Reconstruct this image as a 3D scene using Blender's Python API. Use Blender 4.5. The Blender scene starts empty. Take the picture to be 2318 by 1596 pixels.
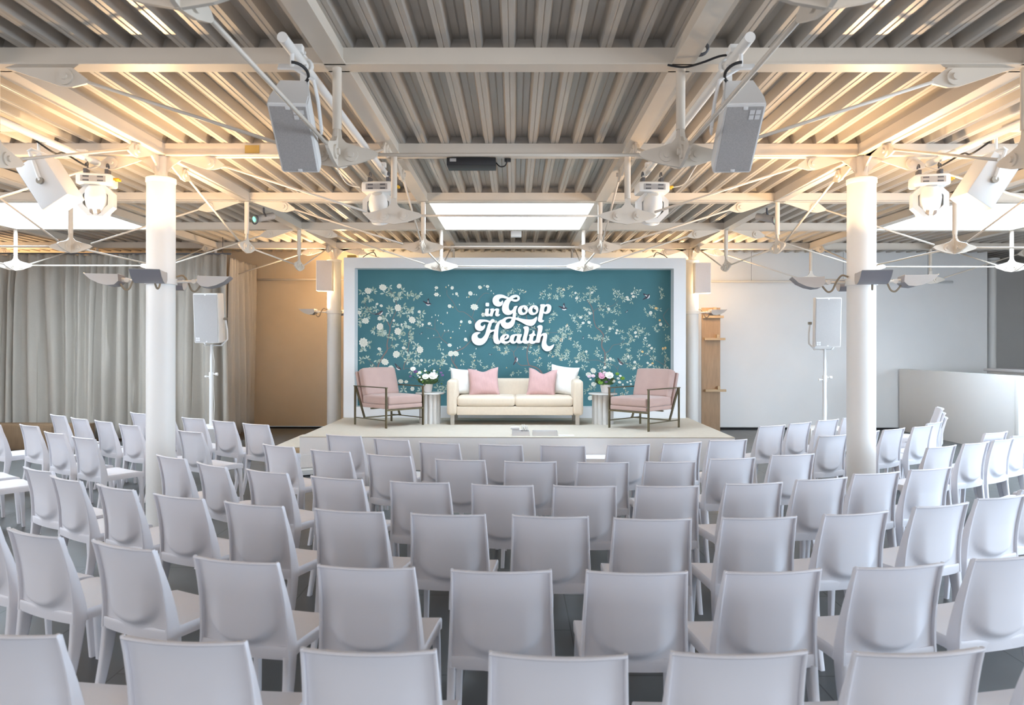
import bpy, bmesh, math, random
from mathutils import Vector, Matrix
random.seed(7)
PI = math.pi
C = bpy.context.scene.collection
SC = bpy.context.scene
M = 2.2            # structural module of the roof grid, metres

# ---------------------------------------------------------------- camera
cam_data = bpy.data.cameras.new('camera'); cam = bpy.data.objects.new('camera', cam_data); C.objects.link(cam)
cam.location = (0.042, -2.468, 1.707)
cam.rotation_euler = (math.radians(90), math.radians(-0.1), math.radians(0.225))
cam_data.sensor_width = 36.0; cam_data.lens = 1650 / 2318 * 36; cam_data.shift_y = -17 / 2318
cam_data.clip_start = 0.05; cam_data.clip_end = 200
cam_data.dof.use_dof = True; cam_data.dof.focus_distance = 11.5; cam_data.dof.aperture_fstop = 4.0
SC.camera = cam
# ---------------------------------------------------------------- view and exposure
SC.view_settings.view_transform = 'Standard'; SC.view_settings.look = 'None'
SC.view_settings.exposure = 0.2; SC.view_settings.gamma = 1.0; SC.view_settings.use_curve_mapping = False
# ---------------------------------------------------------------- world: bright, slightly cool overcast sky
W = bpy.data.worlds.new('sky'); SC.world = W; W.use_nodes = True
W.node_tree.nodes['Background'].inputs[0].default_value = (0.86, 0.93, 1.0, 1)
W.node_tree.nodes['Background'].inputs[1].default_value = 1.1
# ---------------------------------------------------------------- daylight through skylights and window walls, plus added fill
DAY = (0.80, 0.90, 1.0)
def area(name, loc, rot, sx, sy, power, col, spread=180):
    d = bpy.data.lights.new(name, 'AREA'); d.shape = 'RECTANGLE'; d.size = sx; d.size_y = sy
    d.energy = power; d.color = col; d.spread = math.radians(spread)
    o = bpy.data.objects.new(name, d); C.objects.link(o); o.location = loc; o.rotation_euler = rot
    return o
area('skylight_daylight', (0, 3.5 * M, 4.25), (0, 0, 0), 2.0, 2.0, 150, DAY)
area('skylight_daylight', (-3 * M, 3.5 * M, 4.25), (0, 0, 0), 2.0, 2.0, 260, DAY)
area('skylight_daylight', (3 * M, 3.5 * M, 4.25), (0, 0, 0), 2.0, 2.0, 260, DAY)
area('skylight_daylight', (-5.4, 2.9, 4.25), (0, 0, 0), 1.8, 1.9, 110, DAY)
area('skylight_daylight', (5.4, 2.9, 4.25), (0, 0, 0), 1.8, 1.9, 110, DAY)
area('window_and_fill_light', (10.7, 0.6, 1.75), (0, math.radians(90), 0), 2.6, 9.6, 900, (0.66, 0.82, 1.0))
area('window_and_fill_light', (0.5, -12.9, 1.8), (math.radians(90), 0, 0), 19.0, 3.0, 520, (0.90, 0.92, 1.0))
area('window_and_fill_light', (10.7, -7.2, 1.8), (0, math.radians(90), 0), 2.6, 7.0, 260, (0.78, 0.87, 1.0))  # right window light extended behind the camera, added to fill the chair backs
area('window_and_fill_light', (-10.7, -0.5, 1.8), (0, math.radians(-90), 0), 2.4, 8.0, 250, (0.88, 0.91, 1.0))  # made-up left window light, added as fill for the chair backs
WARM = (1.0, 0.67, 0.36)
UP_POWER = 28.0

# ================================================================ helpers
def mat(name, col, rough=0.5, metal=0.0, noise=0.0, nscale=8.0, bump=0.0, bscale=60.0, spec=0.5, sheen=0.0, stretch=None):
    m = bpy.data.materials.new(name); m.use_nodes = True; nt = m.node_tree; b = nt.nodes['Principled BSDF']
    b.inputs['Base Color'].default_value = (*col, 1); b.inputs['Roughness'].default_value = rough
    b.inputs['Metallic'].default_value = metal; b.inputs['Specular IOR Level'].default_value = spec
    if sheen: b.inputs['Sheen Weight'].default_value = sheen
    tc = nt.nodes.new('ShaderNodeTexCoord'); src = tc.outputs['Object']
    if stretch:
        mp = nt.nodes.new('ShaderNodeMapping'); mp.inputs['Scale'].default_value = stretch
        nt.links.new(src, mp.inputs['Vector']); src = mp.outputs['Vector']
    if noise:
        n = nt.nodes.new('ShaderNodeTexNoise'); n.inputs['Scale'].default_value = nscale; n.inputs['Detail'].default_value = 5
        nt.links.new(src, n.inputs['Vector'])
        r = nt.nodes.new('ShaderNodeMapRange'); r.inputs[1].default_value = 0.25; r.inputs[2].default_value = 0.75
        r.inputs[3].default_value = 1 - noise; r.inputs[4].default_value = 1 + noise
        nt.links.new(n.outputs['Fac'], r.inputs[0])
        mx = nt.nodes.new('ShaderNodeVectorMath'); mx.operation = 'SCALE'; mx.inputs[0].default_value = col
        nt.links.new(r.outputs[0], mx.inputs['Scale']); nt.links.new(mx.outputs[0], b.inputs['Base Color'])
    if bump:
        n2 = nt.nodes.new('ShaderNodeTexNoise'); n2.inputs['Scale'].default_value = bscale; n2.inputs['Detail'].default_value = 3
        nt.links.new(src, n2.inputs['Vector'])
        bp = nt.nodes.new('ShaderNodeBump'); bp.inputs['Strength'].default_value = bump; bp.inputs['Distance'].default_value = 0.01
        nt.links.new(n2.outputs['Fac'], bp.inputs['Height']); nt.links.new(bp.outputs['Normal'], b.inputs['Normal'])
    return m

def mat_floor():
    m = mat('grey_floor_tiles', (0.115, 0.122, 0.125), 0.42); nt = m.node_tree; b = nt.nodes['Principled BSDF']
    tc = nt.nodes.new('ShaderNodeTexCoord')
    br = nt.nodes.new('ShaderNodeTexBrick'); br.offset = 0.5
    br.inputs['Color1'].default_value = (0.120, 0.128, 0.130, 1); br.inputs['Color2'].default_value = (0.098, 0.105, 0.108, 1)
    br.inputs['Mortar'].default_value = (0.035, 0.037, 0.04, 1); br.inputs['Scale'].default_value = 1.0
    br.inputs['Brick Width'].default_value = 1.2; br.inputs['Row Height'].default_value = 0.6; br.inputs['Mortar Size'].default_value = 0.004
    mp = nt.nodes.new('ShaderNodeMapping'); mp.inputs['Rotation'].default_value = (0, 0, math.radians(90)); mp.inputs['Location'].default_value = (0.1, 0.22, 0)
    nt.links.new(tc.outputs['Object'], mp.inputs[0]); nt.links.new(mp.outputs[0], br.inputs['Vector'])
    n = nt.nodes.new('ShaderNodeTexNoise'); n.inputs['Scale'].default_value = 2.2; n.inputs['Detail'].default_value = 7
    nt.links.new(tc.outputs['Object'], n.inputs['Vector'])
    r = nt.nodes.new('ShaderNodeMapRange'); r.inputs[3].default_value = 0.78; r.inputs[4].default_value = 1.25
    nt.links.new(n.outputs['Fac'], r.inputs[0])
    mx = nt.nodes.new('ShaderNodeVectorMath'); mx.operation = 'SCALE'
    nt.links.new(br.outputs['Color'], mx.inputs[0]); nt.links.new(r.outputs[0], mx.inputs['Scale']); nt.links.new(mx.outputs[0], b.inputs['Base Color'])
    return m

def mat_grille(name, col):
    m = mat(name, col, 0.55); nt = m.node_tree; b = nt.nodes['Principled BSDF']
    tc = nt.nodes.new('ShaderNodeTexCoord'); v = nt.nodes.new('ShaderNodeTexVoronoi'); v.inputs['Scale'].default_value = 420
    nt.links.new(tc.outputs['Object'], v.inputs['Vector'])
    cr = nt.nodes.new('ShaderNodeMapRange'); cr.inputs[1].default_value = 0.25; cr.inputs[2].default_value = 0.5
    cr.inputs[3].default_value = 0.62; cr.inputs[4].default_value = 1.1
    nt.links.new(v.outputs['Distance'], cr.inputs[0])
    mx = nt.nodes.new('ShaderNodeVectorMath'); mx.operation = 'SCALE'; mx.inputs[0].default_value = col
    nt.links.new(cr.outputs[0], mx.inputs['Scale']); nt.links.new(mx.outputs[0], b.inputs['Base Color'])
    return m

def mat_emit(name, col, s):
    m = bpy.data.materials.new(name); m.use_nodes = True; b = m.node_tree.nodes['Principled BSDF']
    b.inputs['Base Color'].default_value = (*col, 1); b.inputs['Emission Color'].default_value = (*col, 1); b.inputs['Emission Strength'].default_value = s
    return m

def mat_pane():
    m = bpy.data.materials.new('frosted_skylight_glass'); m.use_nodes = True; nt = m.node_tree
    nt.nodes.remove(nt.nodes['Principled BSDF']); out = nt.nodes['Material Output']
    t = nt.nodes.new('ShaderNodeBsdfTransparent'); t.inputs[0].default_value = (0.95, 0.98, 1, 1)
    d = nt.nodes.new('ShaderNodeBsdfTranslucent'); d.inputs[0].default_value = (0.9, 0.95, 1, 1)
    mx = nt.nodes.new('ShaderNodeMixShader'); mx.inputs[0].default_value = 0.2
    nt.links.new(t.outputs[0], mx.inputs[1]); nt.links.new(d.outputs[0], mx.inputs[2]); nt.links.new(mx.outputs[0], out.inputs[0])
    return m

MT = dict(
    chair=mat('white_moulded_plastic', (0.765, 0.76, 0.80), 0.42, noise=0.012, nscale=3, bump=0.04, bscale=400),
    steel=mat('cream_painted_steel', (0.72, 0.645, 0.55), 0.40, noise=0.03, nscale=3),
    deck=mat('painted_corrugated_deck', (0.50, 0.465, 0.42), 0.36, metal=0.2, noise=0.10, nscale=2.0, stretch=(6, 0.35, 1)),
    wall=mat('white_wall_paint', (0.80, 0.80, 0.79), 0.75, noise=0.03, nscale=1.2),
    warmlit_wall=mat('wall_with_warm_light', (0.66, 0.54, 0.40), 0.85, noise=0.05, nscale=1.5),  # warm lamp light on this wall is mixed into its colour
    dark=mat('dark_void', (0.012, 0.012, 0.014), 0.9),
    floor=mat_floor(),
    shaft=mat('white_skylight_lining', (0.88, 0.90, 0.93), 0.6),
    pane=mat_pane(),
    carpet=mat('ivory_stage_carpet', (0.60, 0.545, 0.455), 0.95, noise=0.03, nscale=14, bump=0.25, bscale=500),
    stagewhite=mat('white_stage_facing', (0.83, 0.82, 0.82), 0.55, noise=0.015, nscale=2),
    frame=mat('white_backdrop_paint', (0.83, 0.83, 0.83), 0.55),
    teal=mat('teal_wallpaper', (0.060, 0.185, 0.212), 0.75, noise=0.06, nscale=2.5, bump=0.15, bscale=300),
    leaf=mat('print_sage_leaf', (0.36, 0.45, 0.36), 0.8), leaf2=mat('print_pale_leaf', (0.52, 0.62, 0.54), 0.8),
    petal=mat('print_ivory_petal', (0.80, 0.80, 0.70), 0.8), petal2=mat('print_petal_shade', (0.64, 0.65, 0.54), 0.8),
    gold=mat('print_gold_bud', (0.80, 0.58, 0.27), 0.8), bark=mat('print_brown_branch', (0.235, 0.17, 0.155), 0.8),
    bird=mat('print_bird_dark', (0.055, 0.05, 0.07), 0.8), birdw=mat('print_bird_white', (0.75, 0.73, 0.72), 0.8),
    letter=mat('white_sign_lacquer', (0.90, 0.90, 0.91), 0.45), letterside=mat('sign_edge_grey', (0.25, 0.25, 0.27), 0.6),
    sofa=mat('cream_sofa_fabric', (0.72, 0.61, 0.48), 0.9, noise=0.03, nscale=30, bump=0.15, bscale=700, sheen=0.15),
    sofaleg=mat('limed_wood_leg', (0.48, 0.44, 0.38), 0.6, noise=0.08, nscale=20, stretch=(1, 1, 8)),
    pinkcush=mat('pink_linen', (0.60, 0.375, 0.355), 0.9, noise=0.08, nscale=12, bump=0.3, bscale=180, sheen=0.2, stretch=(10, 3, 1)),
    whitecush=mat('white_linen', (0.85, 0.84, 0.80), 0.9, noise=0.02, nscale=12, bump=0.25, bscale=120, sheen=0.2),
    velvet=mat('dusty_pink_velvet', (0.47, 0.325, 0.285), 0.78, noise=0.06, nscale=5, bump=0.1, bscale=300, sheen=0.3),
    brass=mat('antique_brass', (0.19, 0.16, 0.10), 0.32, metal=0.85, noise=0.15, nscale=8),
    concrete=mat('pale_fluted_stone', (0.68, 0.655, 0.62), 0.6, noise=0.04, nscale=10),
    pot=mat('matt_white_pot', (0.78, 0.73, 0.70), 0.6),
    green=mat('green_foliage', (0.045, 0.105, 0.03), 0.6, noise=0.35, nscale=30), lime=mat('lime_foliage', (0.19, 0.36, 0.05), 0.6, noise=0.2, nscale=30),
    fwhite=mat('white_petals', (0.85, 0.86, 0.78), 0.7), fpink=mat('pink_petals', (0.66, 0.34, 0.45), 0.7), fpurple=mat('purple_petals', (0.20, 0.11, 0.26), 0.7),
    fblush=mat('blush_petals', (0.78, 0.60, 0.66), 0.7), fyellow=mat('yellow_green_heart', (0.62, 0.68, 0.30), 0.7),
    curtain=mat('grey_green_drape', (0.40, 0.36, 0.305), 0.9, noise=0.03, nscale=60, bump=0.1, bscale=600, sheen=0.2),
    spk=mat('white_speaker_paint', (0.80, 0.79, 0.77), 0.45), grille=mat_grille('grey_speaker_grille', (0.42, 0.40, 0.385)),
    gwhite=mat_grille('pale_speaker_grille', (0.66, 0.62, 0.61)), logo=mat('pale_grille_mark', (0.72, 0.71, 0.70), 0.6),
    black=mat('black_rubber', (0.015, 0.015, 0.017), 0.5), dgrey=mat('dark_grey_metal', (0.10, 0.10, 0.11), 0.5),
    refl=mat('grey_reflector_metal', (0.30, 0.29, 0.31), 0.45, metal=0.3), reflin=mat('pale_reflector_cap', (0.50, 0.48, 0.46), 0.45),
    tan=mat('tan_flex_cable', (0.26, 0.21, 0.15), 0.5), white=mat('white_paint', (0.82, 0.81, 0.78), 0.45),
    wood=mat('plywood', (0.43, 0.29, 0.18), 0.7, noise=0.12, nscale=6, stretch=(6, 6, 0.7)),
    brownwood=mat('brown_cabinet_wood', (0.17, 0.105, 0.055), 0.6, noise=0.12, nscale=6, stretch=(6, 6, 0.7)),
    wood2=mat('pine_batten', (0.60, 0.44, 0.27), 0.7, noise=0.12, nscale=9, stretch=(1, 1, 6)),
    paper=mat('white_paper', (0.86, 0.86, 0.86), 0.8), card=mat('pale_grey_card', (0.66, 0.64, 0.64), 0.7),
    tape=mat('manila_tape', (0.50, 0.34, 0.10), 0.8), lens=mat_emit('green_lit_lens', (0.25, 0.85, 0.55), 1.2), lamp=mat_emit('warm_lamp_glass', (1.0, 0.74, 0.42), 9.0),
    clear=mat('clear_plastic', (0.72, 0.71, 0.70), 0.15), yellow=mat('amber_connector', (0.80, 0.42, 0.02), 0.5), chrome=mat('steel_bolt', (0.35, 0.31, 0.26), 0.3, metal=0.8),
    stainwhite=mat('partition_white', (0.76, 0.755, 0.74), 0.7, noise=0.02, nscale=1),
)

def spline(pts, k=5):
    P_ = [Vector(p) for p in pts]; n = len(P_); out = []
    for i in range(n - 1):
        p0, p1, p2, p3 = P_[max(i - 1, 0)], P_[i], P_[i + 1], P_[min(i + 2, n - 1)]
        for s in range(k):
            t = s / k; out.append(.5 * ((2 * p1) + (-p0 + p2) * t + (2 * p0 - 5 * p1 + 4 * p2 - p3) * t * t + (-p0 + 3 * p1 - 3 * p2 + p3) * t ** 3))
    return out + [P_[-1]]
class MB:
    """collects shapes into one mesh"""
    def __init__(s): s.bm = bmesh.new(); s.mats = []; s.cur = 0
    def use(s, m):
        if m not in s.mats: s.mats.append(m)
        s.cur = s.mats.index(m); return s
    def _tag(s, faces, smooth=False):
        for f in faces: f.material_index = s.cur; f.smooth = smooth
    def box(s, c, size, rot=None, bevel=0.0, seg=2, mtx=None):
        r = bmesh.ops.create_cube(s.bm, size=1.0); vs = r['verts']
        T = Matrix.Translation(c)
        if rot is not None: T = T @ (rot.to_4x4() if isinstance(rot, Matrix) else Matrix.Rotation(rot, 4, 'Z'))
        T = T @ Matrix.Diagonal((*size, 1))
        if mtx: T = mtx @ T
        bmesh.ops.transform(s.bm, matrix=T, verts=vs)
        fs = list({f for v in vs for f in v.link_faces})
        s._tag(fs, bevel > 0)
        if bevel:
            es = list({e for v in vs for e in v.link_edges})
            rr = bmesh.ops.bevel(s.bm, geom=es + vs, offset=bevel, segments=seg, affect='EDGES', profile=0.5)
            s._tag(rr['faces'], True)
        return s
    def grid(s, P, smooth=True, close_u=False, close_v=False):
        """P[i][j] points -> quads"""
        V = [[s.bm.verts.new(p) for p in row] for row in P]; n = len(V); m = len(V[0]); fs = []
        for i in range(n if close_u else n - 1):
            for j in range(m if close_v else m - 1):
                try: fs.append(s.bm.faces.new((V[i][j], V[(i + 1) % n][j], V[(i + 1) % n][(j + 1) % m], V[i][(j + 1) % m])))
                except ValueError: pass
        s._tag(fs, smooth); return V
    def loft(s, rings, smooth=True, cap=True):
        V = s.grid(rings, smooth, False, True)
        if cap:
            for r in (V[0], V[-1]):
                try: s._tag([s.bm.faces.new(r)], False)
                except ValueError: pass
        return s
    def tube(s, pts, r, n=10, smooth=True, cap=True):
        pts = [Vector(p) for p in pts]; rings = []; prev = None
        for i, p in enumerate(pts):
            d = (pts[min(i + 1, len(pts) - 1)] - pts[max(i - 1, 0)]).normalized()
            a = prev if prev is not None else (Vector((0, 0, 1)) if abs(d.z) < 0.9 else Vector((1, 0, 0)))
            x = a.cross(d).normalized() if prev is None else (prev - d * prev.dot(d)).normalized()
            y = d.cross(x).normalized(); prev = x
            rr = r[i] if isinstance(r, (list, tuple)) else r
            rings.append([p + x * (math.cos(t) * rr) + y * (math.sin(t) * rr) for t in [2 * PI * k / n for k in range(n)]])
        return s.loft(rings, smooth, cap)
    def cyl(s, a, b, r, n=16, r2=None): return s.tube([a, b], [r, r if r2 is None else r2], n)
    def lathe(s, prof, c=(0, 0, 0), n=24, smooth=True):
        c = Vector(c)
        rings = [[c + Vector((r * math.cos(2 * PI * k / n), r * math.sin(2 * PI * k / n), z)) for k in range(n)] for r, z in prof]
        return s.loft(rings, smooth, True)
    def prism(s, pts, d, smooth=False):
        """pts: coplanar 3D outline, d: extrusion vector"""
        d = Vector(d); a = [s.bm.verts.new(p) for p in pts]; b = [s.bm.verts.new(Vector(p) + d) for p in pts]; fs = []
        fs.append(s.bm.faces.new(a)); fs.append(s.bm.faces.new(list(reversed(b)))); n = len(a)
        for i in range(n): fs.append(s.bm.faces.new((a[i], b[i], b[(i + 1) % n], a[(i + 1) % n])))
        s._tag(fs, smooth); return s
    def poly(s, pts): s._tag([s.bm.faces.new([s.bm.verts.new(p) for p in pts])]); return s
    def ell(s, c, r, n=10, m=8, rot=None):
        c = Vector(c); R = rot if rot is not None else Matrix.Identity(3); P = []
        for i in range(1, m):
            a = -PI / 2 + PI * i / m
            P.append([c + R @ Vector((r[0] * math.cos(a) * math.cos(2 * PI * k / n), r[1] * math.cos(a) * math.sin(2 * PI * k / n), r[2] * math.sin(a))) for k in range(n)])
        return s.loft(P)
    def build(s, name, m=None, parent=None, sharp=35, loc=None):
        if not s.mats: s.mats = [m]
        bmesh.ops.recalc_face_normals(s.bm, faces=s.bm.faces[:])
        ca = math.radians(sharp)
        for e in s.bm.edges:
            if len(e.link_faces) == 2 and e.calc_face_angle(0) > ca: e.smooth = False
        me = bpy.data.meshes.new(name); s.bm.to_mesh(me); s.bm.free()
        for x in s.mats: me.materials.append(MT[x] if isinstance(x, str) else x)
        o = bpy.data.objects.new(name, me); C.objects.link(o)
        if parent is not None: o.parent = parent
        if loc is not None: o.location = loc
        return o

def thing(name, label, cat, loc=(0, 0, 0), rz=0.0, group=None, rot=None):
    o = bpy.data.objects.new(name, None); C.objects.link(o); o.empty_display_size = 0.1
    o.location = loc; o.rotation_euler = rot if rot is not None else (0, 0, rz)
    o['label'] = label; o['category'] = cat
    if group: o['group'] = group
    return o
def tag(o, label, cat, group=None, kind=None):
    o['label'] = label; o['category'] = cat
    if group: o['group'] = group
    if kind: o['kind'] = kind
    return o
def struct(o, label=None):
    o['kind'] = 'structure'
    if label: o['label'] = label
    return o
def dup(root, loc, rz, label, group=None):
    r = root.copy(); C.objects.link(r); r.location = loc; r.rotation_euler = (root.rotation_euler[0], root.rotation_euler[1], rz); r['label'] = label
    if group: r['group'] = group
    for ch in list(root.children):
        c = ch.copy(); C.objects.link(c); c.parent = r
        for g in list(ch.children):
            d = g.copy(); C.objects.link(d); d.parent = c
    return r
ORD = ['first', 'second', 'third', 'fourth', 'fifth', 'sixth', 'seventh', 'eighth', 'ninth', 'tenth', 'eleventh', 'twelfth', 'thirteenth', 'fourteenth']
FLOWERS=[[-2534,2651,60,0],[-2273,2712,64,0],[-1988,2736,44,0],[-2008,2355,64,0],[-2577,2126,60,0],[-2328,2171,40,0],[-2324,2026,64,0],[-2011,1943,64,0],[-1759,2143,64,0],[-2690,2270,40,0],[-1635,2288,28,0],[-2301,2391,28,0],[-2375,2421,24,0],[-2079,2131,24,0],[-1943,2063,20,0],[-1334,2709,30,0],[-1334,2589,40,0],[-1058,2706,32,0],[-981,2602,28,0],[-1105,2385,34,0],[-1458,2080,30,0],[-1574,2064,22,0],[-2612,1747,84,0],[-2335,1636,30,0],[-2235,1407,64,0],[-2134,1299,52,0],[-2038,1540,64,0],[-1906,1652,32,0],[-1621,1621,64,0],[-1593,1436,26,0],[-1100,1702,36,0],[-1080,1554,52,0],[-992,1554,52,0],[-1957,1067,44,0],[-1861,1059,32,0],[-1752,935,40,0],[1390,2628,24,0],[1101,2620,22,0],[1124,2529,28,0],[2091,2610,22,0],[2114,2559,28,0],[2007,2545,26,0],[2021,2507,26,0],[1354,2263,28,0],[1685,2341,28,0],[1195,2193,28,0],[1237,2095,26,0],[1340,2105,30,0],[1709,1995,26,0],[1833,1967,23,0],[1818,1920,23,0],[2153,1928,28,0],[2162,1861,22,0],[2418,2274,33,0],[2591,2074,33,0],[2577,2144,21,1],[2511,2354,28,1],[2326,1835,21,0],[1294,1593,24,0],[1124,1418,26,0],[1715,1469,28,0],[1659,1452,22,0],[2027,1510,24,0],[2140,1411,26,0],[2135,1306,26,0],[2396,1705,23,0],[2433,1657,23,0],[1416,1260,51,0],[1332,1194,47,0],[1426,1022,47,0],[1366,783,47,0],[1617,1316,30,0],[2275,1593,23,1],[2368,1397,23,0],[2415,1365,23,0],[2452,1390,21,1],[2634,1650,22,1],[2676,1661,22,1],[2014,1060,19,0],[2065,1079,19,0],[2075,1028,19,0],[1935,1018,19,0],[1145,1143,33,0],[-668,2370,64,0],[-738,2610,41,0],[-573,2717,34,0],[-439,2731,30,0],[-822,1803,32,0],[-898,2113,26,0],[-748,2108,34,0],[-294,2114,28,0],[-513,2237,38,0],[-1101,2385,32,0]]
BUDS=[[-1166,2718],[-1122,2746],[-1354,2665],[-1270,2565],[-1046,2593],[-953,2562],[-1045,2365],[-1141,2273],[-1350,2228],[-1298,2220],[-1414,2192],[-1313,2132],[-1253,2088],[-1221,2072],[-1418,2048],[-1574,2035],[-1189,1952],[-1125,1960],[-1044,1936],[-1381,1870],[-1477,1821],[-1084,1830],[-1216,1622],[-1249,1750],[-1208,1449],[-1184,1433],[-1200,1409],[-1468,1328],[-1444,1345],[-1532,1288],[-1268,1289],[-960,1654],[-1166,2716],[-1123,2749],[-1043,2594],[-957,2567],[-541,2717],[-498,2744],[-434,2680],[-375,2653],[-332,2605],[-802,2541],[-765,2546],[-674,2589],[-631,2584],[-1048,2369],[-930,2412],[-1144,2262],[-914,2049],[-930,1995],[-823,1948],[-1192,1958],[-1122,1958],[-1047,1936],[-1079,1830],[-1218,2070],[-918,1670],[-961,1648],[-683,1484],[-649,1497],[-662,1434],[-904,1355],[-858,1363],[-875,1551],[-637,1639],[-796,1776]]
BERRIES=[[895,2683],[952,2038],[1004,1833],[855,1795],[-236,1635],[-103,1569],[298,1578],[707,1512],[857,1454],[482,1470],[857,1796],[213,2638],[501,2607],[885,2682],[107,2051],[951,2052],[1004,1806],[855,1785],[662,2116],[1968,939],[1912,854],[2005,883],[1949,836]]
BRANCHES=[[22,[[-2367,1275],[-2339,1379],[-2267,1507],[-2195,1620],[-2199,1716],[-2171,1860],[-2147,1973],[-2152,2031],[-2212,2143],[-2268,2215]]],[8,[[-2268,2215],[-2373,2239],[-2501,2279],[-2582,2423],[-2590,2543]]],[10,[[-2148,2031],[-2100,2159],[-2044,2303],[-2036,2424],[-2060,2512],[-2100,2592],[-2181,2688]]],[12,[[-1910,1275],[-1890,1380],[-1842,1460],[-1830,1620],[-1810,1781],[-1826,1901],[-1778,1973]]],[8,[[-2387,1299],[-2451,1379],[-2516,1435],[-2548,1507]]],[7,[[-2195,1628],[-2123,1684],[-2107,1796]]],[6,[[-1905,1275],[-1841,1300],[-1761,1268]]],[18,[[-951,1269],[-999,1341],[-1064,1445],[-1072,1574]]],[8,[[-1031,1397],[-1008,1502],[-992,1542]]],[16,[[-1036,1589],[-950,1611],[-844,1664],[-758,1750],[-662,1836]]],[8,[[-641,1942],[-657,2092],[-706,2177],[-855,2284],[-952,2300],[-1048,2465],[-1145,2583],[-1150,2668]]],[6,[[-706,2199],[-620,2455],[-503,2605],[-407,2605]]],[8,[[-1136,1726],[-1217,1790],[-1265,1838],[-1313,1934],[-1377,1982],[-1522,2014]]],[5,[[-1241,1838],[-1193,1926],[-1089,1934]]],[5,[[-1273,1846],[-1361,1838],[-1425,1822]]],[5,[[-1361,1984],[-1354,2144],[-1321,2168]]],[20,[[532,1186],[474,1269],[399,1319],[298,1353],[265,1453],[256,1586],[281,1678]]],[10,[[298,1353],[157,1352],[90,1402],[39,1494],[23,1577],[89,1669],[89,1728]]],[6,[[23,1577],[-44,1644]]],[6,[[89,1669],[239,1686]]],[14,[[257,1623],[310,1730],[460,1747],[513,1838],[406,1987],[299,2040],[245,2190],[224,2286],[106,2435]]],[6,[[598,2447],[683,2554]]],[5,[[577,1923],[791,1929]]],[16,[[1781,854],[1800,976]]],[18,[[1617,1312],[1621,1480],[1612,1592],[1565,1685],[1574,1816],[1593,1881],[1536,1965],[1461,2030],[1424,2151],[1414,2282],[1377,2394],[1302,2497]]],[6,[[1414,2292],[1508,2357],[1722,2385],[1853,2488]]],[8,[[1621,1573],[1686,1601],[1761,1704],[1892,1733],[1957,1789]]],[6,[[1603,1396],[1491,1442],[1350,1442],[1220,1470]]],[6,[[1836,1200],[1846,1312],[1864,1349]]],[5,[[1836,1293],[1771,1359],[1705,1368]]],[12,[[2761,1258],[2676,1351],[2667,1472]]],[6,[[2676,1351],[2499,1453],[2424,1500]]],[8,[[2750,2041],[2666,2153],[2647,2237],[2740,2359]]],[5,[[2293,1528],[2415,1547]]],[5,[[1939,1396],[2032,1387],[2098,1350]]]]
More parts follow.
